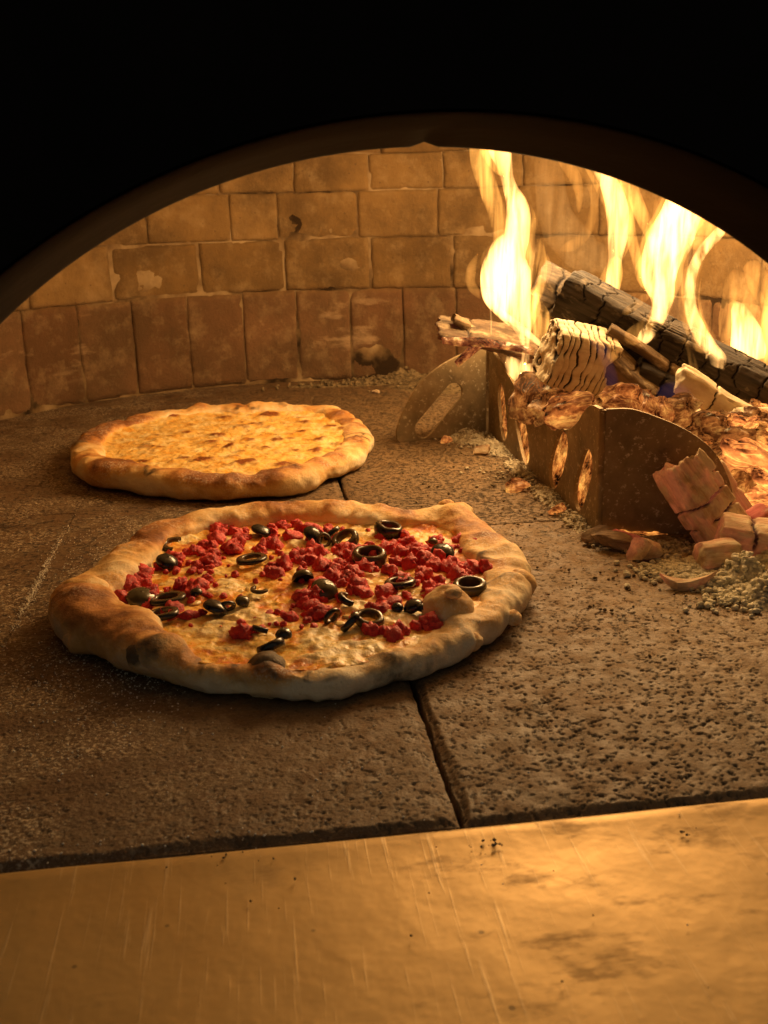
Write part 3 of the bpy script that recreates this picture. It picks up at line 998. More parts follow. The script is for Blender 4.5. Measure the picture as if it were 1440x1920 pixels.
ZO = 0.0205
for (kind, px, py, wpx, tx, ty, th) in [
        ('ring', 728, 994, 46, -12, 6, 1.25), ('ring', 693, 1047, 54, -8, -4, 1.35), ('ring', 648, 1013, 44, -30, 12, 1.0), ('ring', 622, 1000, 30, -40, -20, 0.8), ('ring', 607, 1013, 26, -55, 30, 0.7),
        ('cap', 586, 1006, 40, 20, 40, 0.9), ('cap', 490, 996, 38, 10, 20, 0.6), ('ring', 472, 1048, 50, -4, 3, 0.45), ('crescent', 326, 1021, 44, 8, -10, 0.5), ('cap', 313, 1054, 40, 10, -25, 0.7),
        ('cap', 568, 1085, 40, -50, 10, 0.9), ('cap', 608, 1107, 50, 20, 10, 0.75), ('ring', 750, 1093, 50, -5, 4, 0.65), ('cap', 830, 1036, 44, 15, -10, 0.65), ('cap', 812, 1016, 18, 0, 0, 0.9),
        ('ring', 880, 1101, 52, 6, -4, 1.0), ('ring', 692, 1161, 47, 6, 10, 0.9), ('crescent', 656, 1166, 44, 40, 30, 0.8), ('ring', 622, 1155, 32, -60, 25, 0.7), ('crescent', 652, 1124, 40, 30, 0, 0.8),
        ('cap', 775, 1139, 38, -20, 20, 0.85), ('cap', 745, 1140, 22, -20, -20, 0.9), ('cap', 792, 1143, 28, 0, 40, 0.9), ('cap', 265, 1121, 52, 0, 18, 0.6), ('ring', 313, 1123, 56, -5, -6, 0.5), ('ring', 304, 1151, 52, 4, 8, 0.55),
        ('cap', 404, 1142, 48, 10, -30, 0.7), ('ring', 424, 1138, 30, -50, 20, 0.6), ('cap', 455, 1128, 26, 20, 0, 0.8), ('crescent', 487, 1105, 34, 0, 0, 0.5), ('crescent', 492, 1181, 40, 20, 20, 0.7), ('cap', 532, 1190, 30, 0, 0, 0.9),
        ('ring', 508, 1212, 46, -30, 10, 0.9), ('cap', 368, 1111, 22, 0, 0, 0.8)]:
    p = gz(px, py, ZO)
    r = wpx / 2 * (1.18 if kind == 'ring' else 1.05) * mpp(p)
    child_inst('olive_slice', OM[kind], near, p, euler(tx, ty, random.uniform(0, 360)), (r / 0.008, r / 0.008, r * th / 0.008))

# sausage crumbles: lumpy shared clumps
IV3, IF3 = icosphere(3)
IV2, IF2 = icosphere(2)
IV1, IF1 = icosphere(1)
CR = []
for s_ in range(7):
    b = 1 + 0.60 * fbm(IV3, 1.5, 2, 40 + s_) + 0.42 * np.abs(noise(IV3, 3.4, 60 + s_)) + 0.22 * noise(IV3, 6.5, 80 + s_)
    CR.append(mesh('sausage_crumble', 0.0045 * IV3 * b[:, None] * np.array([1, 1, 0.75]), IF3, SAUSAGE))
clusters = [(250, 1085, 32, 22, 9), (262, 1128, 34, 14, 5), (350, 1062, 52, 18, 9), (365, 1098, 32, 24, 9), (425, 1003, 48, 14, 8), (380, 1036, 44, 12, 7), (405, 1062, 36, 12, 5), (440, 1025, 26, 12, 4),
            (540, 998, 56, 16, 9), (500, 1024, 32, 12, 5), (535, 1074, 38, 16, 8), (600, 1058, 66, 20, 13), (640, 1080, 36, 20, 8), (585, 1130, 36, 26, 8), (700, 1055, 44, 24, 9), (755, 1022, 66, 20, 14), (800, 1052, 46, 20, 9),
            (838, 1078, 42, 18, 8), (898, 1070, 15, 12, 4), (855, 1022, 34, 12, 5), (795, 1112, 44, 12, 7), (700, 1108, 46, 12, 6), (712, 1138, 26, 9, 4), (800, 1172, 26, 12, 5), (725, 1190, 46, 8, 5), (470, 1188, 30, 8, 3),
            (345, 1148, 40, 14, 5), (570, 1040, 40, 16, 7), (655, 1040, 30, 14, 5), (610, 1000, 20, 10, 3), (540, 1160, 60, 14, 4), (770, 1085, 30, 16, 5)]
for (px, py, rx, ry, n_) in clusters:
    for _ in range(int(n_ * 1.25)):
        a = random.uniform(0, 6.283)
        q = math.sqrt(random.random())
        x, y = px + rx * q * math.cos(a), py + ry * q * math.sin(a)
        z = 0.0162 + random.uniform(-0.0010, 0.0030) * (1 - q * 0.6)
        p = gz(x, y, z)
        r = random.choice((0.0030, 0.0040, 0.0050, 0.0060, 0.0068))
        child_inst('sausage_crumble', random.choice(CR), near, p, euler(random.uniform(0, 360), random.uniform(0, 360), random.uniform(0, 360)), (r / 0.0045, r / 0.0045, r / 0.0045))
# small curds of cheese and stray bits of sausage between the big pieces
CURD = [mesh('cheese_curd', 0.003 * IV2 * (1 + 0.5 * fbm(IV2, 1.6, 3, 400 + q))[:, None] * np.array([1.25, 1, 0.26]) * (1 + 0.25 * noise(IV2, 4.5, 440 + q))[:, None], IF2, MOZZ) for q in range(5)]
BIT = [mesh('sausage_bit', 0.002 * IV2 * (1 + 0.6 * fbm(IV2, 1.8, 3, 420 + q))[:, None], IF2, SAUSAGE) for q in range(4)]
for q in range(240):
    a, t_ = random.uniform(0, 6.283), math.sqrt(random.random())
    x, y = NC[0] + 0.128 * t_ * math.cos(a), NC[1] + 0.008 + 0.108 * t_ * math.sin(a)
    rs = random.uniform(0.5, 1.5)
    if q < 100:
        child_inst('cheese_curd', random.choice(CURD), near, (x, y, 0.0160), euler(random.uniform(-9, 9), random.uniform(-9, 9), random.uniform(0, 360)), (rs, rs, rs))
    else:
        child_inst('sausage_bit', random.choice(BIT), near, (x, y, 0.0175), euler(random.uniform(0, 360), random.uniform(0, 360), random.uniform(0, 360)), (rs, rs, rs))

# -- far pizza: plain browned cheese
FC = (-0.035, 1.178)
far_out = [(132, 862, 0.014, 0), (140, 890, 0.009, 0), (200, 912, 0.007, 0), (290, 925, 0.006, 0), (360, 931, 0.006, 0), (440, 932, 0.006, 0), (520, 927, 0.006, 0), (575, 915, 0.007, 0), (620, 895, 0.008, 0), (665, 872, 0.009, 0), (694, 835, 0.014, 0),
           (688, 805, 0.018, 0.003), (655, 776, 0.022, 0.008), (600, 757, 0.024, 0.013), (540, 757, 0.024, 0.014), (460, 759, 0.024, 0.014), (400, 758, 0.024, 0.014), (330, 767, 0.024, 0.013), (260, 778, 0.024, 0.010), (190, 798, 0.023, 0.007), (145, 825, 0.022, 0.003)]
fb = []
for (px, py, z, r, amp, ch) in [(150, 832, 0.026, 0.012, 0.003, 0.9), (570, 757, 0.026, 0.012, 0.002, 0.45), (325, 772, 0.026, 0.010, 0.002, 0.5), (590, 860, 0.024, 0.014, 0.004, 0.25), (285, 903, 0.02, 0.008, 0.002, 0.4), (240, 880, 0.024, 0.008, 0, 0.35),
                                (190, 860, 0.024, 0.006, 0, 0.4), (640, 905, 0.004, 0.02, -0.003, 0), (410, 770, 0.024, 0.012, 0, 0.3), (470, 768, 0.024, 0.02, 0.002, 0.2)]:
    p = P3(px, py, z)
    fb.append((p[0], p[1], z, r, amp, ch))
spots = []
for (px, py, r, ch) in [(505, 783, 0.010, 1.0), (322, 788, 0.009, 0.9), (460, 872, 0.010, 1.0), (275, 843, 0.010, 0.5), (430, 843, 0.006, 0.85), (395, 836, 0.008, 0.6), (270, 870, 0.006, 0.8), (520, 830, 0.006, 0.8), (600, 831, 0.007, 0.8), (350, 818, 0.006, 0.7),
                        (410, 822, 0.008, 0.7), (535, 877, 0.010, 0.6), (380, 868, 0.012, 0.6), (345, 865, 0.006, 0.6), (570, 797, 0.008, 0.6), (620, 805, 0.007, 0.7), (645, 810, 0.006, 0.7), (450, 805, 0.010, 0.5), (480, 800, 0.010, 0.45),
                        (420, 787, 0.010, 0.5), (300, 845, 0.006, 0.4), (550, 850, 0.007, 0.5), (640, 840, 0.006, 0.6), (470, 830, 0.006, 0.5), (500, 845, 0.005, 0.7), (360, 800, 0.005, 0.5), (565, 815, 0.006, 0.6), (590, 850, 0.007, 0.6), (440, 862, 0.005, 0.5)]:
    p = gz(px, py, 0.012)
    spots.append((p[0], p[1], r * 1.4, 0.0034 * ch, ch * 1.4))
for _ in range(70):
    a, q = random.uniform(0, 6.283), 0.12 * math.sqrt(random.random())
    spots.append((FC[0] + 0.015 + q * math.cos(a), FC[1] + q * math.sin(a), random.uniform(0.004, 0.009), 0.0014, random.uniform(0.2, 0.6)))
farp = pizza('cheese_pizza', 'plain pizza with browned cheese, farther back toward the brick wall', FC, radii_from_px(FC, far_out),
             [(-170, 0.034), (-90, 0.030), (-30, 0.028), (0, 0.030), (90, 0.024), (135, 0.024)],
             [(-170, 0.026), (-120, 0.025), (-90, 0.023), (-30, 0.019), (0, 0.017), (90, 0.020), (135, 0.021)],
             fb, CHEESE_P, spots, 0.0140, 23, 0.8, 0.14)

# ================================================================== FIRE: steel guard
def plate(name, outline, holes, origin, xdir, parent, thick=0.003, bend=0.0):
    """flat steel plate: 2D outline (s along xdir, z up) with holes"""
    cu = bpy.data.curves.new('plate', 'CURVE')
    cu.dimensions = '2D'
    cu.fill_mode = 'BOTH'
    cu.extrude = thick / 2
    cu.bevel_depth = 0.0004
    for pts in [outline] + holes:
        sp = cu.splines.new('POLY')
        sp.points.add(len(pts) - 1)
        for q, (s, z) in zip(sp.points, pts):
            q.co = (s, z, 0, 1)
        sp.use_cyclic_u = True
    tmp = bpy.data.objects.new('plate_curve', cu)
    COL.objects.link(tmp)
    dg = bpy.context.evaluated_depsgraph_get()
    me = bpy.data.meshes.new_from_object(tmp.evaluated_get(dg))
    bpy.data.objects.remove(tmp)
    me.name = name
    me.materials.clear()
    me.materials.append(GUARD)
    o = bpy.data.objects.new(name, me)
    COL.objects.link(o)
    x = Vector((xdir[0], xdir[1], 0)).normalized()
    zz = Vector((0, 0, 1))
    nrm = x.cross(zz)
    m = Matrix((x, zz, nrm)).transposed().to_4x4()
    m.translation = Vector(origin) - parent.location
    o.parent = parent
    o.matrix_local = m
    return o


def smooth_poly(pts, n=8):
    """Catmull-Rom through open points"""
    P = np.array(pts, float)
    Q = np.vstack([2 * P[0] - P[1], P, 2 * P[-1] - P[-2]])
    out = []
    for i in range(1, len(Q) - 2):
        for t in np.linspace(0, 1, n, endpoint=False):
            a, b, c, d = Q[i - 1], Q[i], Q[i + 1], Q[i + 2]
            out.append(0.5 * ((2 * b) + (c - a) * t + (2 * a - 5 * b + 4 * c - d) * t * t + (3 * b - a - 3 * c + d) * t ** 3))
    out.append(P[-1])
    return [tuple(q) for q in out]


def slot(c0, c1, r, n=10):
    """pointed-round slot from c0 to c1"""
    c0, c1 = np.array(c0), np.array(c1)
    d = c1 - c0
    L = np.linalg.norm(d)
    d = d / L
    nrm = np.array([-d[1], d[0]])
    pts = []
    for k in range(2 * n):
        t = k / (2 * n) * 2 * math.pi
        x = math.cos(t)
        y = math.sin(t)
        pts.append(tuple((c0 + c1) / 2 + d * (L / 2 * math.copysign(abs(x) ** 0.75, x)) + nrm * r * math.copysign(abs(y) ** 0.8, y)))
    return pts


def capsule(c0, c1, r, n=10):
    c0, c1 = np.array(c0), np.array(c1)
    d = (c1 - c0) / np.linalg.norm(c1 - c0)
    a0 = math.atan2(d[1], d[0])
    p = [tuple(c1 + r * np.array([math.cos(a0 + t), math.sin(a0 + t)])) for t in np.linspace(-math.pi / 2, math.pi / 2, n)]
    p += [tuple(c0 + r * np.array([math.cos(a0 + t), math.sin(a0 + t)])) for t in np.linspace(math.pi / 2, 1.5 * math.pi, n)]
    return p


guard = empty('log_guard', (0.29, 1.02, 0.0), 'bent scorched steel log guard with slots and a dipped top edge', 'log guard')
GX, GY0, GY1, GH = 0.288, 0.822, 1.232, 0.107
Lm = GY1 - GY0
# main panel, s measured from the near end (y=GY0) to the far end
top = smooth_poly([(0.0, GH), (0.022, GH - 0.001), (0.040, 0.098), (0.062, 0.082), (0.095, 0.069), (0.150, 0.061), (0.195, 0.062), (0.255, 0.072), (0.330, 0.090), (0.375, 0.099), (Lm, GH)])
plate('main_panel', [(0, 0), (Lm, 0)] + top[::-1],
      [slot((0.058, 0.006), (0.020, 0.066), 0.016), slot((0.140, 0.006), (0.090, 0.066), 0.018), slot((0.222, 0.006), (0.276, 0.062), 0.019), slot((0.322, 0.008), (0.352, 0.070), 0.018)],
      (GX, GY0, 0.0), (0, 1), guard)
lw0, lw1 = np.array([GX - 0.0035, GY1 + 0.001]), np.array([0.166, 1.199])
Lw = np.linalg.norm(lw1 - lw0)
topL = smooth_poly([(0, GH), (0.035, 0.098), (0.066, 0.085), (0.092, 0.066), (0.110, 0.040), (0.1205, 0.018), (0.1215, 0.004)])
plate('side_wing', [(0, 0)] + topL + [(0.118, 0.0)], [capsule((0.046, 0.053), (0.086, 0.014), 0.0125)], (lw0[0], lw0[1], 0), tuple(lw1 - lw0), guard)
rw0, rw1 = np.array([GX + 0.0035, GY0 - 0.001]), np.array([0.392, 0.794])
topR = smooth_poly([(0, GH), (0.020, 0.107), (0.042, 0.100), (0.066, 0.089), (0.086, 0.074), (0.098, 0.056), (0.106, 0.034), (0.108, 0.010)])
plate('side_wing', [(0, 0)] + topR + [(0.107, 0.0)], [], (rw0[0], rw0[1], 0), tuple(rw1 - rw0), guard)
# rounded bends joining the plates
for (x, y, a0, a1) in ((GX + 0.0035, GY0 + 0.0005, 0, 0), (GX - 0.0035, GY1 - 0.0005, 0, 0)):
    n = 14
    a = np.linspace(0, 2 * math.pi, n, endpoint=False)
    zs = [0.0, GH * 0.5, GH - 0.0006]
    v = np.array([(x + (-0.0022 if x > GX else 0.0022) + 0.0035 * math.cos(t), y + 0.0030 * math.sin(t), z) for z in zs for t in a])
    f = grid_faces(3, n, False, True).tolist() + [list(range(n))[::-1], [2 * n + q for q in range(n)]]
    obj('bend', v, f, GUARD, guard)


# ================================================================== FIRE: wood
def wood(name, label, c, right, up, L, W, H, mat, group=None, cat='firewood', seed=0, nexp=4.0, cracks=(), cdepth=0.004, cwidth=0.0016, grain=0.0012, lump=0.10, ridges=None, taper=0.0, jag=0.004, wig_=1.0, res=1.0, long_cracks=0, bow=0.0):
    """a split or burnt piece of wood: x along the grain (L), y depth (W), z height (H); all full sizes"""
    nx, ny, nz = max(10, int(L / 0.0016 * res)), max(8, int(W / 0.0022 * res)), max(8, int(H / 0.0022 * res))
    nx, ny, nz = min(nx, 300), min(ny, 64), min(nz, 64)
    q, f = cube_grid(nx, ny, nz)
    u, v, w = q[:, 0], q[:, 1], q[:, 2]
    mx = np.maximum(np.abs(v), np.abs(w))
    nr = (np.abs(v) ** nexp + np.abs(w) ** nexp) ** (1 / nexp) + 1e-9
    s = np.where(mx > 0, mx / nr, 1)
    tp = 1 - taper * (u * 0.5 + 0.5)
    x = u * L / 2
    y = v * s * W / 2 * tp
    z = w * s * H / 2 * tp
    ends = np.abs(u) ** 14
    x = x + np.sign(u) * ends * jag * fbm(np.stack([u * 0 + seed, y, z], -1), 60, 3, seed)
    rnd = 1 - 0.07 * ends
    p = np.stack([x, y * rnd, z * rnd], -1)
    m_ = min(W, H)
    p[:, 1] += lump * m_ * fbm(np.stack([x * 0.6, y, z], -1), 22, 3, seed + 1)
    p[:, 2] += lump * m_ * fbm(np.stack([x * 0.6, y, z], -1), 22, 3, seed + 2) + bow * (1 - u * u)
    n = vnormals(p, f)
    if (n * p).sum() < 0:
        n, f = -n, f[:, ::-1]
    d = grain * fbm(np.stack([x * 12, y * 160, z * 160], -1), 1, 3, seed + 3) + grain * 0.6 * fbm(p, 110, 3, seed + 6)
    ck = np.zeros(len(p))
    for i, cpos in enumerate(cracks):
        wig = 0.006 * fbm(np.stack([y, z, y * 0 + seed + i], -1), 50, 3, seed + 7 + i) + 0.004 * np.round(3 * noise(np.stack([y, z, y * 0 + i], -1), 55, seed + 9)) / 3
        dd = np.abs(x - (cpos - 0.5) * L - wig * wig_)
        mask = sstep(-0.50, 0.0, noise(np.stack([y, z, y * 0 + i * 3.3], -1), 30, seed + 12 + i))
        ck = np.maximum(ck, np.exp(-(dd / cwidth) ** 2) * mask)
    if long_cracks:
        t = fbm(np.stack([x * 9, y * 95, z * 95], -1), 1, 2, seed + 15)
        ck = np.maximum(ck, np.exp(-(t / (0.04 * long_cracks)) ** 2) * sstep(-0.1, 0.3, noise(p, 28, seed + 16)))
    if ridges:
        k_, depth = ridges
        wob = 0.0055 * fbm(np.stack([z, y, x * 0.3], -1), 32, 3, seed + 20) + 0.004 * fbm(p, 70, 2, seed + 27)
        ph = (x + wob + 0.010 * fbm(np.stack([x, x * 0, x * 0], -1), 60, 2, seed + 33)) / L * k_
        g = 0.5 + 0.5 * np.cos(ph * 2 * math.pi)
        g = sstep(0.76, 1.0, g) * sstep(-0.8, -0.1, noise(p, 42, seed + 21))
        ck = np.maximum(ck, g)
        d = d - depth * g
    d = d - cdepth * ck * (0 if ridges else 1)
    p = p + n * d[:, None]
    o = obj(name, p, f, mat, None, True, {'crack': ck}, matrix=frame(c, right, up))
    return tag(o, label, cat, group)


def px_dir(a, b):
    return np.asarray(b) - np.asarray(a)


G_ = 'burning wood behind the steel guard'
# big charred log across the fire
p0, p1 = gy(1058, 548, 1.06), gy(1480, 762, 0.955)
wood('charred_log', 'long charred black log slanting down to the right across the fire', (p0 + p1) / 2, px_dir(p0, p1), (0.15, -0.30, 1), float(np.linalg.norm(p1 - p0)), 0.056, 0.050, CHAR, G_, 'log', 3, 5.0,
     cracks=[0.10, 0.17, 0.27, 0.36, 0.45, 0.53, 0.62, 0.70, 0.78, 0.87], cdepth=0.0035, cwidth=0.0007, grain=0.0012, lump=0.13, res=2.4, wig_=1.6, long_cracks=0.5)
# second log behind
p0, p1 = gy(1003, 535, 1.17), gy(1250, 650, 1.13)
wood('charred_log', 'blunt grey charred log end poking out behind the long black log', (p0 + p1) / 2, px_dir(p0, p1), (0.1, -0.35, 1), float(np.linalg.norm(p1 - p0)), 0.052, 0.052, CHAR2, G_, 'log', 11, 4.0, cracks=[0.14, 0.4, 0.7], grain=0.0016, lump=0.14)
# ridged ash block
c = gy(1082, 672, 1.00)
wood('ash_block', 'pale ash block split into upright dark ridges, left in the fire', c, (0.92, 0.10, -0.22), (-0.1, -0.35, 1), 0.064, 0.050, 0.062, ASHW, G_, 'firewood', 21, 5.0, ridges=(9, 0.0024), grain=0.0010, lump=0.10, res=1.9)
# tan split piece
c = gy(1178, 706, 0.985)
wood('split_stick', 'small scorched tan split piece beside the ridged ash block', c, (0.62, -0.25, -0.60), (0.2, -0.45, 1), 0.062, 0.030, 0.030, TANW, G_, 'firewood', 31, 4.0, cracks=[0.5], lump=0.18)
# dark piece under the log
c = gy(1262, 728, 0.985)
wood('charcoal_piece', 'black charcoal piece under the long charred log', c, (0.8, -0.2, -0.40), (0, -0.3, 1), 0.085, 0.040, 0.036, CHAR, G_, 'charcoal', 41, 3.0, cracks=[0.3, 0.6], lump=0.2)
c = gy(1222, 668, 0.985)
wood('wood_splinter', 'thin pale split splinter along the lower side of the long log', c, (0.80, -0.15, -0.50), (0.2, -0.5, 1), 0.100, 0.012, 0.011, TANW, G_, 'splinter', 45, 3.0, cracks=[0.7], lump=0.3)
# pale ash coated split at the lower right
c = gy(1358, 758, 0.93)
wood('ash_stick', 'pale ash coated cracked stick below the long log at right', c, (0.82, -0.12, -0.46), (0.1, -0.5, 1), 0.100, 0.022, 0.024, ASHW, G_, 'firewood', 51, 3.2, cracks=[0.34, 0.78], cwidth=0.0009, lump=0.32, res=1.6, long_cracks=0.5, jag=0.012)
c = gy(1425, 790, 0.90)
wood('ash_stick', 'short pale ash coated lump at the right edge of the fire', c, (0.9, 0.1, -0.1), (0, -0.4, 1), 0.050, 0.026, 0.024, ASHW, G_, 'firewood', 55, 2.6, cracks=[0.5], lump=0.25)
# bark on top at right
c = gy(1400, 690, 1.03)
wood('bark_strip', 'curled charred bark strip on the log at the right edge', c, (0.85, 0.0, -0.38), (0.2, -0.5, 1), 0.085, 0.020, 0.018, CHAR2, G_, 'bark', 61, 2.5, cracks=[0.3, 0.55, 0.8], lump=0.35)
# bark plank resting on the guard, left
c = gy(914, 628, 1.165)
wood('bark_plank', 'thin flat burning bark plank resting on the guard beside the tall flame', c, (0.94, -0.10, -0.20), (0.05, -0.45, 1), 0.118, 0.048, 0.014, mat_wood('scorched_bark', (0.03, 0.02, 0.012), (0.11, 0.075, 0.042), (0.26, 0.19, 0.11), 0.25, (0.02, 0.012, 0.008), 0, (1, .15, .06), 1.2, 0.05), G_, 'bark', 71, 3.0, cracks=[0.32], cdepth=0.003, grain=0.003, lump=0.22, jag=0.012, taper=-0.15)
c = gy(915, 648, 1.12)
wood('glowing_edge', 'red glowing lower edge strip under the bark plank', c, (0.94, -0.05, -0.17), (0, -0.3, 1), 0.100, 0.009, 0.008, EMBER_RED0, G_, 'ember', 75, 2.5, lump=0.55, jag=0.01)
c = gy(862, 604, 1.16)
wood('ash_flake', 'brown ash flake sitting on the left end of the bark plank', c, (0.8, 0.2, -0.35), (0, -0.4, 1), 0.022, 0.015, 0.009, TANW, None, 'ash flake', 77, 3.0, lump=0.6, jag=0.008)
c = gy(876, 664, 1.13)
wood('red_splinter', 'small red hot splinter hanging below the bark plank', c, (0.70, 0.0, 0.62), (-0.6, -0.3, 0.7), 0.034, 0.005, 0.008, EMBER_RED0, None, 'splinter', 79, 2.5, lump=0.15, taper=-0.5)
# chunk leaning on the guard at the front right
c = gy(1322, 952, 0.778)
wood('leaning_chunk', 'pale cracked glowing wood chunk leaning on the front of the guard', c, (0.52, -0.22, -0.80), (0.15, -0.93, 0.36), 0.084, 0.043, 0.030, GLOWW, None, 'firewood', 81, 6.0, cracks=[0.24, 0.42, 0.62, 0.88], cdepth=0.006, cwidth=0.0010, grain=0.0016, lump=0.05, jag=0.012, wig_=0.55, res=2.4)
c = gy(1372, 952, 0.800)
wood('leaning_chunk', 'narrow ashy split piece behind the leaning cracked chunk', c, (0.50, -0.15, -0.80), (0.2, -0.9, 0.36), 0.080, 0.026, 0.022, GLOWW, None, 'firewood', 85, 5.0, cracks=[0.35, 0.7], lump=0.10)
c = gy(1436, 1040, 0.733)
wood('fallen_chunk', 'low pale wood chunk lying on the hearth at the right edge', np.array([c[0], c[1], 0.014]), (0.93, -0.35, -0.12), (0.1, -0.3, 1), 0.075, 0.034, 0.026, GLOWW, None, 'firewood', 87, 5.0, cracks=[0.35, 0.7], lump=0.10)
c = gy(1405, 1003, 0.77)
wood('fallen_chunk', 'small red wood chip between the leaning chunk and the low chunk', np.array([c[0], c[1], 0.018]), (0.8, 0.3, 0.25), (0.1, -0.3, 1), 0.034, 0.018, 0.016, REDW, None, 'chip', 88, 4.0, cracks=[0.5], lump=0.12)
c = gz(1345, 1035, 0.012)
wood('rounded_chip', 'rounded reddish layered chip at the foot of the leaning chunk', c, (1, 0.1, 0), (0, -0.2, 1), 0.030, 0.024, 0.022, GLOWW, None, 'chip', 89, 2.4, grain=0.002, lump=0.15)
# chips on the hearth along the guard
TANW2 = mat_wood('brown_chip', (0.16, 0.10, 0.06), (0.36, 0.25, 0.15), (0.52, 0.42, 0.28), 0.3, (0.02, 0.012, 0.008))
for (px, py, l, w_, h_, yaw, mt, nm, lb, sd) in [
        (1132, 1000, 0.024, 0.016, 0.013, 20, TANW2, 'wood_chip', 'brown rounded chip at the near corner of the guard', 91),
        (1150, 1018, 0.024, 0.018, 0.011, -15, TANW2, 'wood_chip', 'tan layered flat chip lying just in front of the guard corner', 92),
        (1182, 1010, 0.026, 0.009, 0.011, -40, REDW, 'wood_chip', 'thin red sliver of wood between two tan chips by the guard', 93),
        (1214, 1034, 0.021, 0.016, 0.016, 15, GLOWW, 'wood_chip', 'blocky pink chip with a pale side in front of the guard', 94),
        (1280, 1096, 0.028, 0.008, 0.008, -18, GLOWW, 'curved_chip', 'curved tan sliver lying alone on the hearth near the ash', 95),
        (968, 908, 0.019, 0.015, 0.013, 0, EMBER_RED, 'red_ember', 'small round red ember on the hearth beside the guard slots', 96),
        (1046, 955, 0.015, 0.009, 0.010, 30, EMBER_RED, 'red_ember', 'tiny striped red ember at the foot of the guard', 97),
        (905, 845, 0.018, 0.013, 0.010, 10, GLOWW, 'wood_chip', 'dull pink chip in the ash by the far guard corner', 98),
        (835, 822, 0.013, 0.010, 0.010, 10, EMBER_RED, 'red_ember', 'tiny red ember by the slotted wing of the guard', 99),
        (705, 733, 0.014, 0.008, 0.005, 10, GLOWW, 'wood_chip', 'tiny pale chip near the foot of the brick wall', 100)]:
    p = gz(px, py, h_ * 0.42)
    rg = np.random.default_rng(sd)
    v = IV3.copy()
    for _ in range(11):                                    # split faces
        nn = rg.normal(size=3)
        nn /= np.linalg.norm(nn)
        v = v - np.clip(v @ nn - rg.uniform(0.30, 0.65), 0, None)[:, None] * nn
    v = v * 1.35 * (1 + 0.08 * fbm(v, 2.5, 3, sd))[:, None]
    v[:, 1:] += 0.10 * fbm(v * np.array([0.4, 3, 3]), 1.6, 3, sd + 5)[:, None]
    v = v * np.array([l, w_, h_]) * 0.68
    if nm == 'curved_chip':
        v[:, 2] += 40 * v[:, 0] ** 2 * 0.3
        v[:, 1] += 60 * v[:, 0] ** 2 * 0.3
    tag(obj(nm, v, IF3, mt, None, False, {'crack': np.zeros(len(v))}, matrix=Matrix.Translation(Vector(p)) @ Matrix.Rotation(math.radians(yaw), 4, 'Z')), lb, 'chip' if 'chip' in nm else 'ember')

# ================================================================== FIRE: ember bed and ash
def heap_z(x, y):
    """height of the ember bed behind the guard"""
    e = sstep(0.292, 0.312, x) * sstep(0.815, 0.87, y) * (1 - sstep(1.22, 1.42, y)) * (1 - sstep(0.60, 0.68, x))
    return e * (0.052 + 0.022 * sstep(0.33, 0.45, x))


HX, HY = np.meshgrid(np.linspace(0.291, 0.63, 120), np.linspace(0.805, 1.44, 190), indexing='ij')
HP = np.stack([HX, HY, HX * 0], -1)
HZ = heap_z(HX, HY) * (1 + 0.18 * fbm(HP, 25, 3, 2)) + 0.006 * np.abs(fbm(HP, 70, 3, 5)) + 0.0006
HZ[0] = HZ[-1] = -0.001
HZ[:, 0] = HZ[:, -1] = -0.001
inside = np.hypot(HX - OC[0], HY - OC[1]) < 0.545
hv = np.stack([HX, HY, np.where(inside, HZ, -0.004)], -1).reshape(-1, 3)
tag(obj('ember_bed', hv, grid_faces(120, 190), EMBER, origin=(0.45, 1.1, 0)), 'glowing bed of embers and ash behind the guard', 'ember bed', kind='stuff')

CH = []
for s_ in range(9):
    v, f = cube_grid(16, 12, 12)
    m_ = np.abs(v).max(1)
    v = v / (np.linalg.norm(v, axis=1)[:, None] ** 0.55)
    v = v * (1 + 0.42 * fbm(v, 1.3, 2, 200 + s_))[:, None] + 0.10 * fbm(v * np.array([0.6, 2.2, 2.2]), 2.5, 3, 220 + s_)[:, None]
    CH.append((v, f))
CHM = {}
for mt, nm in ((EMBER, 'e'), (EMBER_HOT, 'h'), (EMBER_RED, 'r'), (EMBER_ASH, 'g'), (CHAR2, 'c')):
    CHM[nm] = [mesh('ember', v * 0.012, f, mt, True, {'crack': np.zeros(len(v))}) for v, f in CH]
lab = {'e': 'dull orange ember in the heap behind the guard', 'h': 'bright orange ember in the hot heap at right', 'r': 'dark red ember in the heap behind the guard', 'g': 'ash coated ember in the heap behind the guard', 'c': 'black charcoal lump in the heap behind the guard'}
for _ in range(270):
    x, y = random.uniform(0.300, 0.60), random.uniform(0.83, 1.25)
    if math.hypot(x - OC[0], y - OC[1]) > 0.52:
        continue
    hot = x > 0.40 and y < 1.0
    kind = random.choice('hhheeg') if hot else random.choice('erggrrce')
    z = float(heap_z(np.array(x), np.array(y)))
    r = random.uniform(0.004, 0.011)
    o = bpy.data.objects.new('ember', random.choice(CHM[kind]))
    COL.objects.link(o)
    o.location = (x, y, z + r * 0.30)
    o.rotation_euler = (random.uniform(-.5, .5), random.uniform(-.5, .5), random.uniform(0, 6.3))
    o.scale = (r / 0.012 * random.uniform(1.0, 1.7), r / 0.012, r / 0.012 * random.uniform(0.5, 0.9))
    tag(o, lab[kind], 'ember', {'e': 'dull embers', 'h': 'bright embers', 'r': 'dark red embers', 'g': 'ashy embers', 'c': 'charcoal lumps'}[kind])
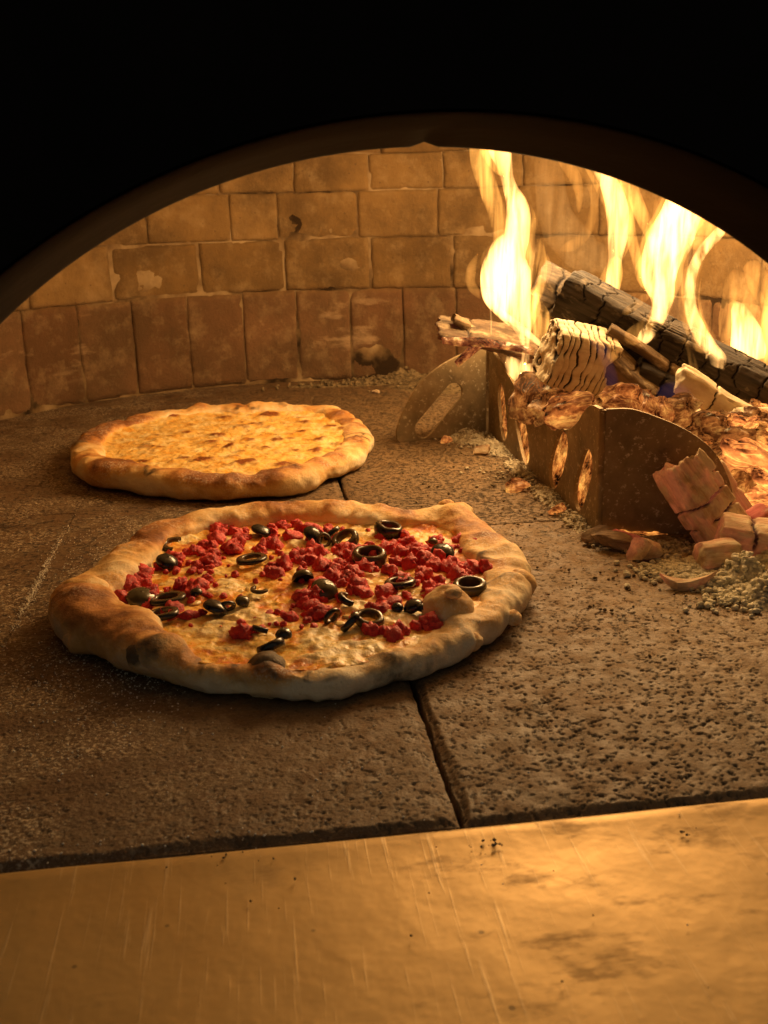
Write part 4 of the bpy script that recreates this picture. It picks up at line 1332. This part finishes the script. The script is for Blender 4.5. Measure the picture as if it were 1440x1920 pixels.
# hand placed embers that show over the dip and at the right
for (px, py, y, r, kind, lb) in [(1000, 742, 1.04, 0.022, 'g', 'pale ash coated ember showing in the dip of the guard'), (1032, 765, 1.00, 0.019, 'g', 'layered ash flake ember low in the dip of the guard'), (1066, 768, 0.955, 0.018, 'r', 'red ember at the right side of the guard dip'),
                                 (1172, 750, 0.90, 0.016, 'r', 'red ember just above the guard bend'), (1225, 770, 0.875, 0.014, 'r', 'pink ember above the curved wing of the guard'), (1262, 772, 0.885, 0.017, 'g', 'frayed ash coated ember above the curved wing'),
                                 (1325, 800, 0.87, 0.016, 'g', 'layered ember behind the top of the curved wing'), (1372, 828, 0.865, 0.017, 'g', 'folded orange brown ember at the right of the wing'), (1400, 870, 0.85, 0.022, 'h', 'bright orange ember right of the guard wing'),
                                 (1432, 900, 0.845, 0.022, 'h', 'yellow hot ember at the right edge of the photo'), (1420, 838, 0.88, 0.018, 'r', 'dark red ember at the right edge of the heap'), (1385, 905, 0.835, 0.014, 'e', 'small dull ember beside the guard wing end'),
                                 (1420, 935, 0.825, 0.016, 'h', 'orange ember low beside the leaning chunk')]:
    p = gy(px, py, y)
    o = bpy.data.objects.new('ember', random.choice(CHM[kind]))
    COL.objects.link(o)
    o.location = Vector(p)
    o.rotation_euler = (random.uniform(-.4, .4), random.uniform(-.4, .4), random.uniform(0, 6.3))
    o.scale = (r / 0.012 * 1.3, r / 0.012, r / 0.012 * 0.85)
    tag(o, lb, 'ember')


def crumbs(name, label, spots, mat, rmin, rmax, kind='stuff', cat='ash', sub=None, flat=0.7, mound=False, more=1.0):
    """loose crumbs as one mesh: spots = (x, y, sx, sy, n, pile height)"""
    bv, bf = sub or (IV1, IF1)
    bf = np.array(bf)
    V, F, off = [], [], 0
    for (x, y, sx, sy, n_, hh) in spots:
        if mound and hh > 0.003:
            gx_, gy_ = np.meshgrid(np.linspace(-2.4, 2.4, 60), np.linspace(-2.4, 2.4, 60), indexing='ij')
            gp = np.stack([x + gx_ * sx, y + gy_ * sy, gx_ * 0], -1)
            e_ = np.exp(-(gx_ ** 2 + gy_ ** 2) * 0.75)
            gp[..., 2] = hh * 0.75 * e_ * (1 + 0.5 * fbm(gp, 130, 3, 9)) + 0.0030 * sstep(0.02, 0.3, e_) * fbm(gp, 420, 3, 4) - 0.0016
            V.append(gp.reshape(-1, 3))
            q_ = grid_faces(60, 60, off=off)
            F += np.concatenate([q_[:, [0, 1, 2]], q_[:, [0, 2, 3]]]).tolist()
            off += 3600
        for _ in range(int(n_ * more)):
            dx, dy = RNG.normal(0, 1, 2)
            r = rmin + (rmax - rmin) * RNG.random() ** 2
            zz = hh * math.exp(-(dx * dx + dy * dy)) * RNG.random()
            b = bv * (1 + 0.75 * fbm(bv, 1.9, 3, int(RNG.integers(0, 500)), 0.7))[:, None] * np.array([1, RNG.uniform(0.6, 1), flat]) * r
            a = RNG.uniform(0, 6.28)
            c_, s_ = math.cos(a), math.sin(a)
            b = np.c_[b[:, 0] * c_ - b[:, 1] * s_, b[:, 0] * s_ + b[:, 1] * c_, b[:, 2]]
            V.append(b + np.array([x + dx * sx, y + dy * sy, zz + r * flat * 0.6]))
            F += (bf + off).tolist()
            off += len(bv)
    o = obj(name, np.concatenate(V), F, mat, origin=(spots[0][0], spots[0][1], 0))
    return tag(o, label, cat, kind=kind)


def S(px, py, sx, sy, n_, hh):
    p = gz(px, py, 0)
    return (p[0], p[1], sx, sy, n_, hh)


crumbs('ash_pile', 'pile of pale crumbly ash on the hearth at the right edge', [S(1395, 1085, 0.014, 0.016, 480, 0.022), S(1435, 1120, 0.012, 0.014, 360, 0.020), S(1340, 1095, 0.014, 0.012, 220, 0.006), S(1440, 1060, 0.010, 0.014, 220, 0.014), S(1385, 1130, 0.016, 0.010, 160, 0.003), S(1300, 1070, 0.02, 0.012, 1132, 0.002)], mat_ash('pale_ash', (0.50, 0.45, 0.31), (0.78, 0.73, 0.56)), 0.0004, 0.0032, mound=True, more=1.5, sub=(IV2, IF2))
crumbs('ash_drift', 'loose ash along the foot of the guard', [S(880, 822, 0.016, 0.020, 330, 0.014), S(925, 838, 0.010, 0.030, 120, 0.012), S(975, 880, 0.008, 0.030, 176, 0.006), S(1030, 930, 0.008, 0.030, 198, 0.006), S(1080, 975, 0.007, 0.018, 154, 0.005), S(1250, 1030, 0.016, 0.010, 264, 0.006), S(1300, 1060, 0.016, 0.012, 198, 0.004), S(1190, 1020, 0.014, 0.008, 132, 0.004), S(940, 890, 0.02, 0.03, 60, 0.002)], ASH, 0.0004, 0.0026, mound=True, more=1.2)
crumbs('soot_heap', 'dark sooty ash heap against the brick wall behind the guard', [S(770, 706, 0.035, 0.030, 240, 0.030), S(700, 716, 0.040, 0.016, 120, 0.010), S(620, 722, 0.05, 0.010, 80, 0.004), S(840, 720, 0.04, 0.04, 150, 0.03)], ASH_DARK, 0.0008, 0.0045, mound=True, more=1.3)
crumbs('floor_crumbs', 'scattered dark crumbs on the hearth', [S(900, 900, 0.07, 0.07, 60, 0.001), S(950, 1000, 0.05, 0.05, 70, 0.001), S(1180, 1110, 0.06, 0.04, 80, 0.001), S(760, 930, 0.05, 0.06, 40, 0.001)], ASH_DARK, 0.0005, 0.0019, sub=(IV1, IF1), cat='crumbs')
crumbs('flour_dust', 'white flour specks scattered on the hearth and shelf edge', [S(200, 1310, 0.030, 0.035, 500, 0), S(90, 1250, 0.025, 0.03, 420, 0), S(250, 1270, 0.02, 0.012, 200, 0), S(400, 1450, 0.07, 0.03, 50, 0), S(650, 1480, 0.08, 0.03, 40, 0), S(110, 1100, 0.02, 0.06, 260, 0), S(85, 1065, 0.0018, 0.06, 500, 0), S(60, 1115, 0.0018, 0.03, 400, 0), S(210, 1010, 0.025, 0.04, 320, 0), S(150, 1590, 0.06, 0.003, 40, 0), S(480, 1565, 0.06, 0.003, 36, 0), S(800, 1400, 0.07, 0.06, 30, 0)],
       mat_simple('flour', (0.72, 0.66, 0.54), (0.80, 0.76, 0.66), 60, 0.9, 0.1), 0.00018, 0.0008, sub=(IV1, IF1), cat='flour')


crumbs('shelf_crumbs', 'few burnt crumbs lying on the steel shelf', [S(925, 1583, 0.0022, 0.002, 16, 0.001), S(880, 1590, 0.004, 0.004, 6, 0), S(1283, 1565, 0.003, 0.003, 5, 0), S(560, 1650, 0.02, 0.02, 6, 0), S(980, 1860, 0.06, 0.03, 8, 0), S(420, 1610, 0.01, 0.003, 8, 0)], CHAR2, 0.0003, 0.0011, sub=(IV1, IF1), cat='crumbs')


# ================================================================== FLAMES
FL_HOT = mat_flame('flame_hot', (1.0, 0.50, 0.145), 500, 0.03)
FL_MID = mat_flame('flame_mid', (1.0, 0.43, 0.08), 190, 0.05)
FL_LOW = mat_flame('flame_low', (1.0, 0.41, 0.075), 60, 0.05)
FL_WISP = mat_flame('flame_wisp', (1.0, 0.50, 0.14), 16, 0.1)
FL_BLUE = mat_flame('flame_blue', (0.40, 0.32, 1.0), 2.0)


def strand(parent, pts, y, mat, depth=0.6, y2=None):
    """flame tongue through (px, py, half width px); elliptical section, depth ratio to width"""
    P = np.array(pts, float)
    n = len(P)
    Q = np.array(smooth_poly(P.tolist(), 10))
    yy = np.linspace(y, y if y2 is None else y2, len(Q))
    C = np.array([gy(q[0], q[1], w) for q, w in zip(Q, yy)])
    hw = np.array([max(q[2], 0.4) * mpp(c) for q, c in zip(Q, C)])
    k = len(Q)
    s = np.linspace(0, 1, k)
    endt = np.clip(np.minimum(s / 0.10, (1 - s) / 0.08), 0, 1)
    hw = hw * np.sqrt(np.clip(endt, 0.02, 1))
    T_ = np.gradient(C, axis=0)
    T_ /= np.linalg.norm(T_, axis=1, keepdims=True)
    view = C - CAM
    view /= np.linalg.norm(view, axis=1, keepdims=True)
    side = np.cross(T_, view)
    side /= np.linalg.norm(side, axis=1, keepdims=True)
    fwd = np.cross(side, T_)
    m = 20
    a = np.linspace(0, 2 * math.pi, m, endpoint=False)
    V = C[:, None, :] + hw[:, None, None] * (side[:, None, :] * np.cos(a)[None, :, None] + fwd[:, None, :] * depth * np.sin(a)[None, :, None])
    wob = fbm(V, 26, 2, 77)[..., None] * hw[:, None, None] * 0.22
    V = V + side[:, None, :] * wob
    f = grid_faces(k, m, False, True).tolist() + [list(range(m))[::-1], [(k - 1) * m + i for i in range(m)]]
    return obj('flame_tongue', V.reshape(-1, 3), f, mat, parent)


def flame(label, base, strands):
    e = empty('flame', base, label, 'flame', 'flames of the wood fire')
    for s_ in strands:
        strand(e, *s_)
        P = np.array(s_[0], float)
        if s_[2] is FL_HOT and len(P) > 7:                 # loose side licks along the big tongues
            for q in range(11):
                i0 = random.randint(1, len(P) // 2)
                i1 = min(len(P), i0 + random.randint(4, 7))
                sg = random.choice((-1, 1))
                k_ = P[i0:i1].copy()
                t_ = np.linspace(0, 1, len(k_))
                k_[:, 0] += sg * k_[:, 2] * (random.uniform(0.4, 0.9) + random.uniform(0.2, 1.1) * t_ + 0.25 * np.sin(t_ * 5 + q))
                k_[:, 2] = np.clip(k_[:, 2] * 0.32 * np.sin(0.35 + t_ * 2.6), 1.5, 9)
                strand(e, k_.tolist(), s_[1] + random.uniform(-.01, .015), random.choice((FL_MID, FL_MID, FL_LOW, FL_LOW)), 0.6)
    return e


flame('tall bright flame rising left of the logs above the bark plank', gy(975, 700, 1.12), [
    ([(978, 700, 20), (984, 672, 9), (984, 645, 8), (978, 610, 18), (962, 575, 34), (950, 540, 44), (946, 505, 42), (952, 475, 34), (968, 445, 24), (974, 410, 23), (970, 385, 21), (960, 360, 15), (952, 335, 12), (945, 305, 15), (935, 270, 20), (928, 230, 14)], 1.12, FL_HOT, 0.5),
    ([(930, 545, 24), (930, 500, 22), (936, 460, 13), (938, 430, 14), (930, 395, 17), (918, 360, 18), (908, 325, 18), (900, 285, 18), (895, 230, 10)], 1.14, FL_MID, 0.5),
    ([(945, 330, 8), (930, 300, 16), (920, 270, 20), (915, 220, 12)], 1.13, FL_MID, 0.6),
    ([(912, 540, 4), (935, 580, 6), (965, 605, 6), (995, 630, 6), (1022, 652, 4)], 1.10, FL_HOT, 0.8),
    ([(921, 628, 1.4), (921, 600, 1.6), (919, 565, 2)], 1.11, FL_HOT, 1.0),
    ([(950, 668, 5), (962, 684, 15), (982, 700, 20), (1004, 694, 15), (1018, 700, 5)], 1.10, FL_HOT, 0.5),
    ([(1040, 640, 6), (1020, 625, 20), (1005, 595, 24), (1000, 565, 16), (1005, 535, 6)], 1.14, FL_MID, 0.5)])
flame('slender forked flame behind the long charred log', gy(1150, 560, 1.19), [
    ([(1150, 560, 14), (1150, 530, 13), (1154, 490, 12), (1159, 445, 17), (1158, 405, 21), (1150, 370, 19), (1136, 335, 15), (1120, 295, 15), (1105, 240, 10)], 1.19, FL_HOT, 0.5),
    ([(1200, 520, 4), (1192, 480, 9), (1182, 440, 10), (1174, 395, 12), (1165, 350, 14), (1150, 310, 12)], 1.20, FL_MID, 0.6),
    ([(1215, 420, 6), (1200, 395, 10), (1185, 365, 9), (1170, 330, 6)], 1.21, FL_LOW, 0.6),
    ([(1228, 460, 6), (1208, 415, 12), (1194, 375, 12), (1182, 330, 8)], 1.15, FL_MID, 0.5),
    ([(1140, 545, 20), (1150, 515, 18), (1155, 480, 10)], 1.18, FL_MID, 0.6)])
flame('pale curling wisp of flame above the logs', gy(1080, 470, 1.22), [
    ([(1050, 470, 10), (1080, 455, 10), (1102, 430, 9), (1113, 395, 8), (1112, 360, 8), (1095, 325, 9), (1075, 290, 9)], 1.22, FL_LOW, 0.5),
    ([(1085, 400, 4), (1086, 365, 7), (1078, 335, 11), (1060, 305, 12), (1045, 270, 8)], 1.23, FL_LOW, 0.7),
    ([(1150, 470, 20), (1110, 480, 30), (1070, 450, 36), (1040, 400, 30), (1030, 340, 24), (1020, 270, 18)], 1.24, FL_WISP, 0.5)])
flame('broad white flame in front of the long charred log', gy(1200, 660, 1.0), [
    ([(1185, 655, 9), (1210, 632, 13), (1233, 598, 14), (1240, 560, 20), (1236, 525, 29), (1240, 490, 33), (1256, 450, 38), (1274, 410, 36), (1290, 370, 34), (1305, 320, 28), (1315, 270, 14)], 0.985, FL_HOT, 0.45, 1.05),
    ([(1172, 640, 14), (1200, 622, 17), (1226, 595, 12), (1236, 560, 8)], 0.98, FL_LOW, 0.6),
    ([(1210, 545, 4), (1200, 510, 9), (1212, 475, 8), (1222, 440, 6)], 1.01, FL_MID, 0.6),
    ([(1300, 470, 10), (1318, 430, 18), (1338, 400, 20), (1345, 350, 14)], 1.05, FL_MID, 0.5),
    ([(1165, 590, 6), (1195, 570, 8), (1220, 545, 6), (1228, 520, 3)], 0.99, FL_LOW, 0.7),
    ([(1260, 640, 22), (1275, 580, 28), (1280, 520, 24), (1295, 470, 18), (1310, 440, 8)], 1.03, FL_WISP, 0.6)])
flame('curved yellow flame leaning over the right part of the long log', gy(1350, 690, 0.955), [
    ([(1358, 692, 8), (1348, 676, 15), (1330, 652, 15), (1312, 622, 14), (1298, 590, 12), (1293, 555, 10), (1296, 520, 10), (1306, 490, 10), (1322, 465, 10), (1345, 440, 10), (1370, 410, 8)], 0.955, FL_HOT, 0.5, 1.03),
    ([(1335, 660, 22), (1308, 620, 20), (1290, 580, 16), (1288, 540, 14), (1300, 495, 14)], 0.965, FL_LOW, 0.5)])
flame('thin pale flame wisp in front of the long log', gy(1308, 748, 0.93), [
    ([(1308, 748, 9), (1308, 728, 12), (1303, 695, 9), (1292, 655, 5), (1278, 615, 3), (1266, 570, 2)], 0.93, FL_LOW, 0.5)])
flame('wide yellow flame at the right edge behind the bark strip', gy(1400, 680, 1.09), [
    ([(1400, 685, 24), (1400, 655, 30), (1398, 625, 28), (1390, 595, 18), (1378, 565, 8)], 1.09, FL_HOT, 0.4),
    ([(1405, 690, 40), (1398, 640, 46), (1392, 590, 42), (1385, 545, 30), (1375, 505, 10)], 1.10, FL_LOW, 0.4),
    ([(1436, 690, 10), (1440, 640, 14), (1446, 580, 14), (1450, 520, 8)], 1.08, FL_MID, 0.6),
    ([(1446, 580, 16), (1424, 530, 20), (1402, 490, 12)], 1.10, FL_LOW, 0.5),
    ([(1355, 640, 10), (1365, 600, 14), (1372, 560, 10)], 1.11, FL_LOW, 0.6)])
flame('faint blue flame licking below the long log', gy(1150, 735, 0.95), [
    ([(1150, 750, 10), (1148, 715, 12), (1140, 680, 10), (1128, 650, 12), (1105, 635, 6)], 0.955, FL_BLUE, 0.6),
    ([(1230, 740, 12), (1262, 730, 16), (1285, 745, 14), (1300, 775, 9), (1312, 800, 6)], 0.925, FL_BLUE, 0.5),
    ([(1072, 735, 6), (1095, 742, 8), (1110, 752, 5)], 0.955, FL_BLUE, 0.6),
    ([(1318, 793, 6), (1312, 780, 6), (1306, 765, 5), (1303, 752, 3)], 0.915, FL_HOT, 0.6),
    ([(1140, 672, 10), (1150, 666, 8), (1158, 655, 4)], 0.96, FL_LOW, 0.6)])
print('DONE', len(bpy.data.objects))
